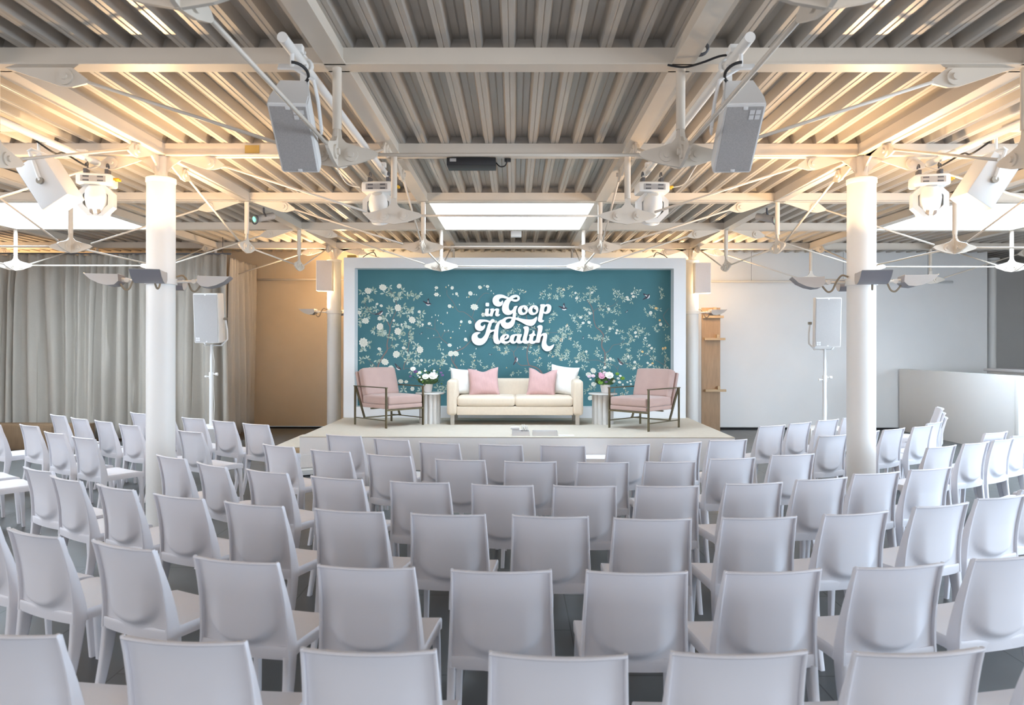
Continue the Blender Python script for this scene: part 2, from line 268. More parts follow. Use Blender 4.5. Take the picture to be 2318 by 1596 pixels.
LEAVES=[[-2638,2631,0],[-2446,2640,0],[-2493,2527,0],[-2614,2495,0],[-2165,2720,0],[-2237,2608,0],[-2116,2608,0],[-2092,2520,0],[-2020,2560,0],[-1988,2544,0],[-1932,2656,0],[-1852,2560,0],[-1804,2608,0],[-1715,2552,0],[-1643,2593,0],[-2630,2326,0],[-2525,2311,0],[-2389,2335,0],[-2557,2254,0],[-2148,2319,0],[-2148,2263,0],[-1915,2384,0],[-1955,2255,0],[-1795,2328,0],[-1739,2312,0],[-1851,2239,0],[-1586,2256,0],[-1626,2144,0],[-1626,2071,0],[-2645,2182,0],[-2645,2070,0],[-2228,2175,0],[-2276,2151,0],[-2043,2039,0],[-2420,1958,0],[-1907,2007,0],[-1843,2055,0],[-1770,1983,0],[-2316,1918,0],[-2549,2198,0],[-2316,1916,0],[-2276,1940,0],[-2091,1852,0],[-2227,1860,0],[-2075,1700,0],[-1923,1949,0],[-1746,1861,0],[-1754,1789,0],[-1898,1749,0],[-1947,1861,0],[-1690,1685,0],[-1898,1604,0],[-1954,1524,0],[-1786,1524,0],[-1673,1541,0],[-1842,1428,0],[-1785,1412,0],[-2331,1571,0],[-2371,1443,0],[-2556,1459,0],[-2636,1435,0],[-2612,1603,0],[-2508,1715,0],[-1681,1396,0],[-1625,1396,0],[-1497,1397,0],[-1352,1405,0],[-1264,1381,0],[-2467,1307,0],[-1264,1661,0],[-1184,1525,0],[-1208,1389,0],[-1047,1301,0],[-1769,1252,0],[-1600,915,0],[-1303,948,0],[-1183,980,0],[-1231,900,0],[-1905,915,0],[-295,1652,1],[-236,1677,1],[-153,1585,1],[-103,1619,1],[-94,1702,1],[-695,1534,1],[-670,1393,1],[-578,1393,1],[-678,1326,1],[-478,1334,1],[-361,1351,1],[-879,1400,1],[215,1645,1],[298,1686,1],[390,1586,1],[440,1653,1],[440,1561,1],[-18,1210,1],[115,1219,1],[249,1269,1],[474,1378,1],[424,1420,1],[616,1320,1],[657,1362,1],[640,1562,1],[715,1796,1],[782,1829,1],[790,1687,1],[782,1587,1],[857,1495,1],[949,1587,1],[949,1496,1],[816,2674,1],[760,2552,1],[863,2590,1],[1012,2711,1],[1021,2599,1],[1143,2497,1],[1218,2506,1],[1162,2581,1],[1274,2581,1],[1339,2684,1],[1339,2581,1],[1423,2693,1],[1405,2497,1],[1479,2525,1],[1367,2497,1],[1293,2357,1],[1368,2301,1],[1536,2423,1],[1638,2404,1],[1554,2310,1],[1695,2292,1],[1769,2320,1],[1844,2386,1],[1844,2274,1],[1564,2217,1],[1041,2207,1],[1125,2198,1],[1106,2151,1],[1293,2179,1],[1256,2207,1],[1172,2058,1],[1163,1983,1],[1349,2067,1],[845,1954,1],[901,1982,1],[957,2010,1],[901,1861,1],[1004,1926,1],[761,1833,1],[1546,2021,1],[1676,1937,1],[1732,2030,1],[1798,2105,1],[1901,1928,1],[1368,1862,1],[1462,1852,1],[1537,1834,1],[1649,1815,1],[1769,2647,1],[1853,2619,1],[1816,2526,1],[1899,2582,1],[1937,2507,1],[2133,2676,1],[2207,2676,1],[2152,2592,1],[2086,2479,1],[2581,2676,1],[2618,2583,1],[2590,2546,1],[2432,2405,1],[2339,2312,1],[2395,2228,1],[2563,2321,1],[2507,2219,1],[2489,2041,1],[2675,2013,1],[2526,1976,1],[2087,2003,1],[2190,2041,1],[2227,1985,1],[2293,1966,1],[2059,1900,1],[1947,1844,1],[2088,1816,1],[2199,1891,1],[2358,1882,1],[2694,1855,1],[2321,1770,1],[1107,1740,1],[1107,1731,1],[1163,1657,1],[1107,1666,1],[1201,1591,1],[1257,1563,1],[1117,1507,1],[1192,1488,1],[1294,1517,1],[1304,1433,1],[1014,1395,1],[1201,1432,1],[1257,1320,1],[1490,1620,1],[1472,1564,1],[1528,1498,1],[1640,1517,1],[1649,1405,1],[1752,1424,1],[1537,1330,1],[1556,1255,1],[1705,1349,1],[1630,1807,1],[1499,1816,1],[2004,1583,1],[1985,1499,1],[2060,1490,1],[2013,1453,1],[1939,1434,1],[2042,1369,1],[2098,1322,1],[2182,1350,1],[2247,1313,1],[2032,1649,1],[1929,1695,1],[2013,1752,1],[2097,1808,1],[2228,1593,1],[2228,1509,1],[2359,1584,1],[2461,1622,1],[2330,1696,1],[2443,1500,1],[2471,1472,1],[2359,1341,1],[2499,1313,1],[2555,1295,1],[2639,1603,1],[2704,1510,1],[2704,1435,1],[2704,1351,1],[2667,1276,1],[2704,1818,1],[817,1703,1],[790,1609,1],[780,1562,1],[855,1497,1],[958,1581,1],[949,1497,1],[1351,965,1],[1417,947,1],[1295,900,1],[2135,1126,1],[20,2659,1],[-44,2595,1],[138,2649,1],[299,2403,1],[384,2404,1],[661,2724,1],[661,2564,1],[512,2553,1],[576,2628,1],[758,2543,1],[821,2661,1],[875,2597,1],[705,2265,1],[747,2233,1],[683,2190,1],[-117,1954,1],[-181,1901,1],[21,1986,1],[96,1965,1],[139,1912,1],[363,1987,1],[-363,1868,1],[855,1956,1],[940,1913,1],[898,1860,1],[769,1838,1],[716,1774,1],[791,1646,1],[620,1945,1],[96,2232,1]]
BIRDS=[[-2316,2263,15,0],[-1482,2424,-30,1],[-2002,1299,-55,0],[-1594,1893,30,2],[-395,1527,-20,2],[65,1444,60,0],[900,2347,-25,1],[2366,2555,30,1],[2003,2283,30,2],[1247,1824,60,2],[1892,1396,-60,0],[-102,1310,0,3]]
GLYPHS={"i":[[[-477,2321],[-470,2338],[-442,2345],[-411,2342],[-410,2323],[-419,2266],[-411,2251],[-398,2249],[-392,2236],[-402,2216],[-429,2207],[-459,2207],[-479,2220],[-483,2249],[-477,2292]]],"dot":[[[-470,2427],[-466,2440],[-453,2444],[-425,2444],[-412,2439],[-408,2425],[-409,2397],[-414,2384],[-429,2380],[-455,2381],[-468,2386],[-471,2401]]],"n":[[[-390,2327],[-381,2340],[-355,2345],[-326,2343],[-324,2321],[-315,2329],[-289,2343],[-263,2346],[-239,2338],[-232,2319],[-237,2284],[-244,2253],[-237,2243],[-226,2247],[-216,2243],[-222,2227],[-241,2210],[-267,2206],[-294,2214],[-304,2236],[-302,2258],[-293,2297],[-298,2308],[-311,2306],[-328,2279],[-339,2249],[-348,2212],[-368,2207],[-392,2210],[-400,2218],[-395,2249],[-384,2297]]],"G":[[[-325,2549],[-299,2571],[-259,2586],[-211,2589],[-159,2580],[-111,2558],[-61,2539],[-28,2563],[15,2580],[63,2585],[102,2572],[126,2541],[126,2506],[102,2478],[63,2463],[20,2465],[-24,2478],[-46,2445],[-63,2397],[-65,2358],[-54,2323],[-32,2306],[-6,2319],[11,2341],[24,2371],[46,2387],[81,2391],[89,2380],[72,2345],[63,2302],[61,2250],[58,2186],[84,2187],[154,2170],[231,2156],[309,2152],[355,2160],[386,2178],[417,2203],[430,2193],[427,2155],[405,2100],[371,2058],[328,2040],[285,2044],[231,2061],[154,2104],[96,2133],[53,2148],[48,2136],[38,2093],[16,2045],[-23,2010],[-71,1990],[-123,1992],[-167,2014],[-197,2049],[-208,2092],[-202,2123],[-185,2149],[-158,2169],[-124,2188],[-71,2199],[-28,2200],[-2,2197],[3,2232],[6,2269],[-6,2254],[-32,2238],[-76,2230],[-119,2238],[-154,2262],[-176,2297],[-185,2345],[-176,2397],[-155,2445],[-129,2484],[-102,2511],[-133,2517],[-172,2527],[-207,2521],[-231,2502],[-235,2480],[-224,2462],[-205,2458],[-189,2471],[-176,2484],[-164,2467],[-168,2432],[-181,2406],[-211,2384],[-246,2377],[-289,2386],[-324,2410],[-344,2449],[-348,2488],[-342,2523]],[[-17,2162],[-50,2169],[-84,2163],[-111,2147],[-121,2125],[-115,2103],[-93,2095],[-63,2101],[-36,2123]],[[6,2511],[28,2528],[59,2539],[80,2537],[85,2519],[72,2504],[41,2503]]],"o":[[[92,2301],[99,2347],[130,2382],[173,2398],[215,2402],[250,2386],[269,2352],[270,2301],[250,2263],[215,2239],[173,2230],[134,2235],[107,2258]],[[204,2371],[194,2344],[215,2324],[229,2305],[223,2286],[204,2272],[181,2276],[167,2297],[167,2324],[177,2351]]],"o2":[[[274,2301],[283,2340],[312,2379],[351,2398],[393,2402],[428,2387],[449,2352],[451,2302],[432,2263],[397,2240],[355,2230],[316,2238],[287,2263]],[[386,2371],[370,2342],[397,2329],[410,2309],[403,2282],[380,2271],[355,2282],[347,2309],[349,2336],[362,2360]]],"p":[[[482,2398],[490,2416],[521,2420],[560,2419],[567,2406],[590,2420],[625,2422],[660,2406],[678,2375],[674,2325],[653,2283],[618,2257],[579,2250],[539,2259],[535,2236],[525,2193],[519,2159],[529,2143],[550,2137],[541,2116],[514,2102],[483,2102],[454,2118],[442,2143],[448,2185],[463,2255],[478,2333],[487,2379]],[[591,2385],[604,2371],[602,2337],[591,2302],[568,2284],[552,2296],[552,2325],[564,2364]]],"H":[[[-576,2150],[-541,2151],[-498,2150],[-447,2145],[-396,2129],[-367,2154],[-338,2160],[-316,2147],[-313,2122],[-330,2100],[-356,2087],[-367,2053],[-385,1977],[-316,1980],[-305,2020],[-280,2075],[-247,2118],[-207,2144],[-178,2149],[-164,2126],[-178,2097],[-213,2089],[-229,2049],[-240,1999],[-247,1944],[-250,1890],[-248,1832],[-237,1795],[-217,1774],[-206,1745],[-235,1726],[-268,1721],[-301,1734],[-326,1766],[-335,1810],[-334,1871],[-323,1940],[-356,1935],[-388,1915],[-406,1878],[-424,1831],[-450,1780],[-486,1737],[-533,1708],[-584,1699],[-635,1708],[-678,1736],[-707,1780],[-715,1831],[-704,1878],[-675,1911],[-635,1929],[-592,1934],[-562,1925],[-559,1916],[-584,1900],[-606,1882],[-610,1860],[-599,1835],[-573,1822],[-541,1824],[-512,1846],[-486,1882],[-468,1926],[-454,1980],[-439,2027],[-425,2071],[-414,2096],[-447,2107],[-487,2112],[-523,2105],[-550,2089],[-559,2063],[-548,2042],[-526,2033],[-505,2045],[-486,2063],[-476,2053],[-479,2020],[-497,1984],[-530,1958],[-566,1949],[-606,1958],[-639,1983],[-655,2020],[-655,2063],[-639,2096],[-614,2125]]],"e":[[[-221,1797],[-211,1839],[-179,1877],[-132,1895],[-90,1898],[-60,1877],[-58,1849],[-76,1821],[-109,1802],[-139,1793],[-127,1774],[-99,1770],[-71,1779],[-48,1798],[-34,1774],[-48,1756],[-85,1735],[-132,1727],[-179,1737],[-211,1760]],[[-102,1874],[-104,1853],[-123,1832],[-141,1821],[-137,1844],[-121,1867]]],"a":[[[-48,1821],[-30,1868],[12,1891],[64,1900],[101,1896],[162,1898],[157,1868],[141,1821],[141,1789],[157,1775],[176,1784],[183,1756],[152,1735],[111,1730],[83,1742],[73,1753],[36,1732],[-1,1730],[-34,1749],[-48,1779]],[[71,1868],[78,1854],[64,1798],[45,1770],[29,1772],[24,1802],[36,1844],[54,1868]]],"l":[[[185,2006],[203,2027],[241,2036],[273,2029],[287,2003],[283,1947],[264,1877],[250,1821],[250,1793],[264,1779],[285,1784],[292,1752],[269,1733],[227,1728],[190,1740],[173,1770],[178,1821],[199,1901],[208,1961],[199,1994]]],"t":[[[285,1873],[297,1889],[339,1910],[362,1948],[376,1962],[385,1948],[385,1915],[404,1887],[402,1871],[376,1864],[362,1822],[358,1789],[372,1777],[395,1784],[411,1775],[400,1747],[367,1728],[330,1726],[297,1742],[283,1775],[288,1812],[299,1863]]],"h":[[[429,2025],[455,2050],[492,2057],[520,2041],[525,2004],[516,1948],[500,1892],[530,1913],[576,1918],[602,1901],[607,1864],[598,1808],[591,1752],[605,1710],[633,1689],[665,1692],[698,1710],[724,1722],[728,1706],[707,1659],[670,1617],[619,1598],[568,1607],[526,1645],[509,1696],[514,1757],[530,1822],[537,1859],[525,1873],[502,1854],[488,1817],[474,1754],[437,1749],[395,1752],[390,1775],[409,1803],[423,1868],[441,1948],[443,2001]]]}
CHAIRS=[["A",-1.517,0.032,-7.2],["A",-0.933,-0.016,-6.0],["A",-0.378,-0.086,-1.5],["A",0.18,-0.112,-2.7],["A",0.688,-0.092,1.8],["A",1.204,-0.079,5.3],["A",1.743,-0.016,9.9],["B",-2.554,1.416,-29.0],["B",-2.122,1.196,-25.8],["B",-1.59,0.989,-24.9],["B",-1.051,0.793,-14.5],["B",-0.534,0.712,-4.9],["B",-0.008,0.671,-0.5],["B",0.53,0.661,-1.2],["B",1.041,0.677,5.9],["B",1.561,0.744,10.0],["B",2.081,0.878,15.6],["C",-3.221,2.927,-32.2],["C",-2.806,2.578,-33.8],["C",-2.324,2.294,-31.5],["C",-1.833,2.038,-24.0],["C",-1.333,1.841,-19.9],["C",-0.798,1.698,-12.2],["C",-0.29,1.624,-4.4],["C",0.247,1.587,-4.4],["C",0.758,1.541,-1.3],["C",1.292,1.574,4.8],["C",1.801,1.668,14.4],["C",2.352,1.866,19.8],["C",2.834,2.089,20.0],["C",3.24,2.353,24.4],["D",-2.546,3.516,-34.4],["D",-2.057,3.136,-38.2],["D",-1.582,2.877,-28.8],["D",-1.068,2.649,-19.7],["D",-0.539,2.518,-8.8],["D",-0.005,2.425,-7.4],["D",0.495,2.408,-2.0],["D",1.009,2.413,0.7],["D",1.549,2.51,10.1],["D",2.031,2.668,16.2],["D",2.505,2.89,17.6],["D",2.975,3.071,20.7],["E",-1.913,4.174,-32.6],["E",-1.412,3.881,-22.7],["E",-0.888,3.648,-20.5],["E",-0.344,3.438,-8.9],["E",0.169,3.36,-1.6],["E",0.706,3.338,1.8],["E",1.219,3.376,3.4],["E",1.702,3.541,13.7],["E",2.256,3.749,14.3],["F",-1.551,4.929,-21.0],["F",-1.016,4.63,-26.0],["F",-0.565,4.389,-18.9],["F",-0.038,4.294,-11.1],["F",0.5,4.255,-7.2],["F",1.02,4.326,10.6],["F",1.495,4.441,18.4],["F",1.987,4.651,15.4],["G",-5.698,5.905,-33.0],["G",-5.163,5.733,-33.0],["G",-4.458,5.067,-33.0],["G",-3.945,4.692,-32.4],["H",-5.557,6.876,-36.3],["H",-5.056,6.484,-35.9],["H",-4.585,6.171,-36.8],["H",-4.09,5.791,-33.6],["H",-3.629,5.472,-33.0],["H",-3.153,5.205,-32.6],["I",-4.697,7.176,-38.1],["I",-4.196,6.835,-35.0],["I",-3.731,6.555,-29.6],["I",-3.218,6.212,-32.6],["I",-2.745,5.912,-28.5],["J",2.79,5.876,28.2],["J",3.199,6.165,33.7],["J",3.668,6.504,32.2],["J",4.102,6.808,33.0],["K",3.106,5.015,24.8],["K",3.565,5.315,29.6],["K",3.97,5.567,33.2],["K",4.433,5.835,33.0],["K",4.77,6.221,38.4],["L",3.712,4.23,27.3],["L",4.17,4.476,29.1],["L",4.576,4.721,33.0],["L",4.975,5.06,33.0]]
# ================================================================ room shell
ZB, ZT = 3.48, 3.592         # underside / top of roof beams
ZD = ZT                      # underside of the corrugated deck
XL, XR, YF, YW = -11.0, 10.9, -13.0, 12.33
XC = 9.62                    # where the back wall steps back on the right
b = MB(); b.box(((XL + 14) / 2, 1.0, -0.05), (14 - XL, 29, 0.1)); struct(b.build('floor', 'floor'), 'dark grey tiled floor')
b = MB(); b.box(((XL - 3.15) / 2 - 1.0, YW + 0.1, 1.86), (-3.15 - XL + 2.0, 0.2, 3.62)); struct(b.build('wall_back', 'warmlit_wall'), 'plain back wall left of the stage, warm lamp light in its colour')
b = MB(); b.box(((-4.15 + XC) / 2 + 0.0, YW + 0.12, 1.86), (XC + 4.15, 0.2, 3.62)); struct(b.build('wall_back', 'wall'), 'plain white back wall right of the stage')
b = MB(); b.box((XL - 0.1, -.35, .2), (0.2, 25.5, .4)); b.box((XL - 0.1, -.35, 3.4), (0.2, 25.5, .5)); b.box((XL - 0.1, -8.9, 1.85), (0.2, 8.4, 3.0)); b.box((XL - 0.1, 8.0, 1.85), (0.2, 8.8, 3.0)); struct(b.build('wall_left', 'wall'))
b = MB()
for k in range(5): b.box((XL - .05, -4.6 + k * 2.05, 1.8), (0.08, 0.08, 2.8))
b.box((XL - .05, -.5, 0.42), (0.1, 8.4, 0.06)); struct(b.build('window_8', 'white'))  # unseen left window frame, added to go with its fill light
b = MB(); b.box((11.8, 14.3, 1.85), (4.6, 0.2, 3.7)); b.box((XC - 0.05, 13.3, 1.85), (0.1, 1.85, 3.7)); struct(b.build('wall_recess', 'wall'), 'shaded wall recess at the right end of the back wall')
b = MB(); b.box((14.05, 10.3, 1.85), (0.2, 8.1, 3.7)); struct(b.build('wall_right_rear', 'wall'))
# right wall and front wall with window openings
b = MB(); b.box((XR, -2.05, 0.2), (0.2, 21.9, 0.4)); b.box((XR, -2.05, 3.4), (0.2, 21.9, 0.5)); b.box((XR, -11.9, 1.9), (0.2, 2.2, 3.0)); b.box((XR, -3.95, 1.9), (0.2, .6, 3.0)); b.box((XR, 7.7, 1.9), (0.2, 2.4, 3.0)); struct(b.build('wall_right', 'wall'))
b = MB(); b.box((0, YF, 0.17), (22, 0.2, 0.34)); b.box((0, YF, 3.4), (22, 0.2, 0.5)); b.box((-10.1, YF, 1.9), (2, 0.2, 3.0)); b.box((10.5, YF, 1.9), (1, 0.2, 3.0)); struct(b.build('wall_front', 'wall'))
b = MB()
for k in range(5): b.box((XR, -3.0 + k * 2.25, 1.8), (0.08, 0.08, 2.8))
b.box((XR, 1.5, 0.42), (0.1, 9.2, 0.06)); struct(b.build('window_1', 'white'))
b = MB()
for k in range(8): b.box((-9 + k * 2.7, YF, 1.8), (0.08, 0.08, 2.8))
b.box((0.5, YF, 0.36), (19, 0.1, 0.06)); struct(b.build('window_2', 'white'))
b = MB(); b.box((-5.1, YW - 0.012, 0.022), (4.2, 0.02, 0.04)); struct(b.build('wall_gap_strip_left', 'dark'))  # dark strips painted for the shaded gap under the back wall
b = MB(); b.box((6.0, YW - 0.0, 0.022), (5.6, 0.03, 0.04)); struct(b.build('wall_gap_strip_right', 'dark'))

# ---- corrugated deck, built module by module with openings for the skylights
PITCH = 0.2055; RH = 0.075
def deck_patch(bb, x0, x1, y0, y1):
    k0 = math.floor(x0 / PITCH) - 1; pts = []
    k = k0
    while k * PITCH < x1 + PITCH:
        c = k * PITCH
        for dx, dz in ((-0.0335, 0), (-0.006, 0), (0, 0.005), (0.006, 0), (0.0335, 0), (0.0548, RH), (0.0968, RH), (0.10275, RH - 0.005), (0.1087, RH), (0.1507, RH)): pts.append((c + dx, ZD + dz))
        k += 1
    # clip
    out = []
    for i in range(len(pts) - 1):
        (xa, za), (xb, zb) = pts[i], pts[i + 1]
        if xb <= x0 or xa >= x1: continue
        if xa < x0: t = (x0 - xa) / (xb - xa); xa, za = x0, za + (zb - za) * t
        if xb > x1: t = (x1 - xa) / (xb - xa); xb, zb = x1, za + (zb - za) * t
        if not out: out.append((xa, za))
        out.append((xb, zb))
    bb.grid([[(x, y0, z) for x, z in out], [(x, y1, z) for x, z in out]], False)
sky = [(-.5, .5, 3, 4), (-3.5, -2.5, 3, 4), (2.5, 3.5, 3, 4), (-6.3 / M, -4.47 / M, 1.9 / M, 3.92 / M), (4.47 / M, 6.3 / M, 1.9 / M, 3.92 / M)]
xs = sorted(set([XL / M, 14.0 / M] + [v for s in sky for v in s[:2]] + [-1.5, 1.5, -2.5, 2.5, .5, -.5])); ys = sorted(set([YF / M] + [v for s in sky for v in s[2:]] + [-1, 0, 1, 2, 3, 4, 5, 14.4 / M]))
b = MB()
for i in range(len(xs) - 1):
    for j in range(len(ys) - 1):
        cx, cy = (xs[i] + xs[i + 1]) / 2, (ys[j] + ys[j + 1]) / 2
        if any(s[0] < cx < s[1] and s[2] < cy < s[3] for s in sky): continue
        deck_patch(b, xs[i] * M, xs[i + 1] * M, ys[j] * M, ys[j + 1] * M)
for r in (0, 1, 2, 3, 4, 5): b.box((0, r * M, ZD + RH / 2 + 0.001), (21.6, 0.006, RH))       # flutes closed over each beam
b.box((1.5, 4.2, ZD + RH + 0.25), (25.5, 21.4, 0.02))                                      # roof above the deck
ceiling = struct(b.build('ceiling', 'deck'), 'pale corrugated metal roof deck')
# cut the roof sheet at the skylights: rebuild as strips instead of one sheet
bm = bmesh.new(); bm.from_mesh(ceiling.data)
top = [v for v in bm.verts if v.co.z > ZD + RH + 0.2]; bmesh.ops.delete(bm, geom=top, context='VERTS'); bm.to_mesh(ceiling.data); bm.free()
b = MB()
for i in range(len(xs) - 1):
    for j in range(len(ys) - 1):
        cx, cy = (xs[i] + xs[i + 1]) / 2, (ys[j] + ys[j + 1]) / 2
        if any(s[0] < cx < s[1] and s[2] < cy < s[3] for s in sky): continue
        b.box((cx * M, cy * M, ZD + RH + 0.03), ((xs[i + 1] - xs[i]) * M, (ys[j + 1] - ys[j]) * M, 0.02))
struct(b.build('roof', 'dgrey'))
for n, (x0, x1, y0, y1) in enumerate(sky):
    x0, x1, y0, y1 = x0 * M, x1 * M, y0 * M, y1 * M; h = 0.62; z0 = ZD - 0.02
    b = MB(); cx, cy = (x0 + x1) / 2, (y0 + y1) / 2
    b.box((cx, y0 + .01, z0 + h / 2), (x1 - x0, .02, h)); b.box((cx, y1 - .01, z0 + h / 2), (x1 - x0, .02, h))
    b.box((x0 + .01, cy, z0 + h / 2), (.02, y1 - y0, h)); b.box((x1 - .01, cy, z0 + h / 2), (.02, y1 - y0, h))
    o = struct(b.build('window_%d' % (n + 3), 'shaft'), 'white lined rooflight opening')
    g = MB(); g.box((cx, cy, z0 + h - 0.06), (x1 - x0 - .04, y1 - y0 - .04, .006)); g.build('glass_pane', 'pane', o)
# flat closing strips beside the outer rooflights
for n, sx in enumerate((-1, 1)):
    b = MB(); b.box((sx * 4.36, 2.9, ZD - 0.012), (0.2, 2.0, 0.024)); struct(b.build('trim_%d' % (n + 1), 'steel'))

# ================================================================ steel roof frame
ZN = 2.925                    # level of the rod ends at the foot of the posts
BW = 0.10
rowname = {-1: 'behind the camera', 0: 'nearest the camera', 1: 'in front of the two big columns', 2: 'between the two big columns', 3: 'along the near edge of the skylights', 4: 'along the far edge of the skylights', 5: 'above the backdrop'}
bay = {-1: 'left', 0: 'middle', 1: 'right'}
def beam_mesh(axis, fixed, a, b_, gaps):
    m = MB()
    def seg(p, q):
        L = q - p; c = (p + q) / 2
        for (w, z0, z1) in ((BW, ZB + .008, ZT), (BW + .036, ZB, ZB + .010)):
            if axis == 'x': m.box((c, fixed, (z0 + z1) / 2), (L, w, z1 - z0))
            else: m.box((fixed, c, (z0 + z1) / 2), (w, L, z1 - z0))
    cuts = [a] + [g for g in gaps if a < g < b_] + [b_]
    for i in range(len(cuts) - 1):
        p, q = cuts[i], cuts[i + 1]
        if axis == 'y': seg(p + BW / 2, q - BW / 2)
        else: seg(p, q)
    return m
def P(axis, fixed, s, z, off=0.0): return Vector((s, fixed + off, z)) if axis == 'x' else Vector((fixed + off, s, z))
def gusset(axis, fixed, s, sg, long=True):
    """tapered plate hanging from a beam, starting near the joint at s and pointing sg"""
    m = MB(); t = 0.018
    o = [(.07, 0), (.50, 0), (.60, -.075), (.60, -.10), (.50, -.125), (.43, -.12)] if long else [(.07, 0), (.36, 0), (.46, -.07), (.46, -.10), (.36, -.12), (.30, -.11)]
    pts = [P(axis, fixed, s + sg * a, ZB + z, -t / 2) for a, z in o]
    m.prism(pts, P(axis, 0, 0, 0, t) if False else (Vector((0, t, 0)) if axis == 'x' else Vector((t, 0, 0))))
    bx = (o[1][0] - .04)
    c = P(axis, fixed, s + sg * bx, ZB - .062); d = Vector((0, 1, 0)) if axis == 'x' else Vector((1, 0, 0))
    m.tube([c - d * .042, c - d * .026, c - d * .0255, c + d * .0255, c + d * .026, c + d * .042], [.022, .022, .052, .052, .022, .022], 16)
    return m, (o[3][0] - .01, ZB - .088)
def truss(axis, fixed, s0, label, nodes=True, rods=True, ends=('g', 'g')):
    """one three-module bay: beam + tapered gussets + tie rods meeting the posts at s0+M, s0+2M"""
    c = s0 + 1.5 * M; loc = P(axis, fixed, c, ZB)
    t = thing('roof_truss', label, 'roof truss', loc, group='cream steel roof trusses'); inv = -loc
    def put(m, name, matn='steel'):
        bmesh.ops.translate(m.bm, verts=m.bm.verts, vec=inv); return m.build(name, matn, t)
    gaps = [s0 + k * M for k in range(4)]
    put(beam_mesh(axis, fixed, s0, s0 + 3 * M, gaps), 'beam')
    if rods:
        tips = []
        for sg, s in ((1, s0), (-1, s0 + 3 * M)):
            m, (dx, z) = gusset(axis, fixed, s, sg); put(m, 'gusset_plate'); tips.append((s + sg * dx, z))
        n1, n2 = s0 + M, s0 + 2 * M
        for a, bb in (((tips[0][0], tips[0][1]), (n1 - .255, ZN + .035)), ((n1 + .265, ZN), (n2 - .265, ZN)), ((n2 + .255, ZN + .035), (tips[1][0], tips[1][1]))):
            m = MB(); m.cyl(P(axis, fixed, a[0], a[1]), P(axis, fixed, bb[0], bb[1]), .0115, 8); put(m, 'tie_rod')
    return t
def post(x, y, axes, label):
    t = thing('truss_post', label, 'truss post', (x, y, ZB), group='hanging truss posts')
    m = MB(); m.cyl((0, 0, 0), (0, 0, ZN + .16 - ZB), .029, 14); m.build('post', 'steel', t)
    for ax in axes:
        m = MB(); th = .020; z0 = ZN - ZB
        out = [(.022, .17), (.03, .11), (.06, .075), (.13, .052), (.24, .024), (.27, .0), (.24, -.022), (.12, -.062), (0, -.082)]
        pts = [(a, z) for a, z in out] + [(-a, z) for a, z in reversed(out[:-1])]
        if ax == 'x': m.prism([(a, -th / 2, z0 + z) for a, z in pts], (0, th, 0))
        else: m.prism([(-th / 2, a, z0 + z) for a, z in pts], (th, 0, 0))
        m.build('hub_plate', 'steel', t)
        for s in (-1, 1):
            c = Vector((s * .095, 0, z0 - .004)) if ax == 'x' else Vector((0, s * .095, z0 - .004)); d = Vector((0, 1, 0)) if ax == 'x' else Vector((1, 0, 0))
            m = MB(); m.tube([c - d * .040, c - d * .024, c - d * .0235, c + d * .0235, c + d * .024, c + d * .040], [.020, .020, .044, .044, .020, .020], 16); m.build('bolt', 'steel', t)
for r in (-1, 0, 1, 2, 3, 4, 5):
    for bi in (-1, 0, 1):
        if r < 1 and bi != 0: continue
        truss('x', r * M, (bi * 3 - 1.5) * M, 'cream roof truss across the room, %s, %s bay' % (rowname[r], bay[bi]), rods=(r >= 0))
for k in range(-4, 4):
    x = (k + .5) * M; side = 'left' if x < 0 else 'right'
    d = ['skylight line', 'column line', 'second line outside columns', 'outermost line'][int(abs(k + .5) - .5)]
    for s0, nm in ((-1, 'near bay'), (2, 'far bay')):
        truss('y', x, s0 * M, 'cream roof truss running away from camera, %s side, %s, %s' % (side, d, nm))
for r in (0, 1, 2, 3, 4, 5):
    for k in range(-4, 4):
        x = k + .5; colx = abs(x) in (1.5, 4.5); colr = r in (2, 5)
        if colx and colr: continue
        if r < 1 and abs(x) > 2: continue
        axes = (['y'] if colx else (['x'] if colr else ['x', 'y']))
        side = 'left' if x < 0 else 'right'; dd = {0.5: 'inner', 1.5: 'column-line', 2.5: 'outer', 3.5: 'outermost'}[abs(x)]
        post(x * M, r * M, axes, 'cream truss post, %s %s one, hanging from the beam %s' % (dd, side, {0: 'nearest the camera', 1: 'before the big columns', 2: 'between the big columns', 3: 'at the near skylight edge', 4: 'at the far skylight edge', 5: 'above the backdrop'}[r]))
# ---- columns
def column(x, y, label):
    t = thing('column', label, 'column', (x, y, 0), group='round cream columns'); R = .127; H = 3.27
    m = MB(); m.lathe([(R, 0.0), (R, H)], n=40); m.build('shaft', 'white', t)
    m = MB(); m.lathe([(R + .004, H - .045), (R + .007, H - .04), (R + .007, H), (R - .02, H + .012), (.03, H + .014)], n=40); m.build('cap', 'white', t)
    m = MB(); m.cyl((0, 0, H), (0, 0, ZB), .056, 20); m.build('neck', 'steel', t)
    for k in range(4):
        a = k * PI / 2; u = Vector((math.cos(a), math.sin(a), 0)); w = Vector((-u.y, u.x, 0)) * .018
        m = MB(); o = [(.05, ZB - .006), (.34, ZB - .002), (.20, ZB - .03), (.11, ZB - .09), (.06, ZB - .15)]
        m.prism([u * a_ + Vector((0, 0, z)) - w * .5 for a_, z in o], w); m.build('neck_gusset', 'steel', t)
    return t
column(-1.5 * M, 2 * M, 'big round cream column on the left, standing among the chairs with four uplights clamped on it')
column(1.5 * M, 2 * M, 'big round cream column on the right, standing among the chairs with four uplights clamped on it')
column(-1.5 * M, 5 * M, 'slimmer looking far column just left of the floral backdrop')
column(1.5 * M, 5 * M, 'slimmer looking far column just right of the floral backdrop')
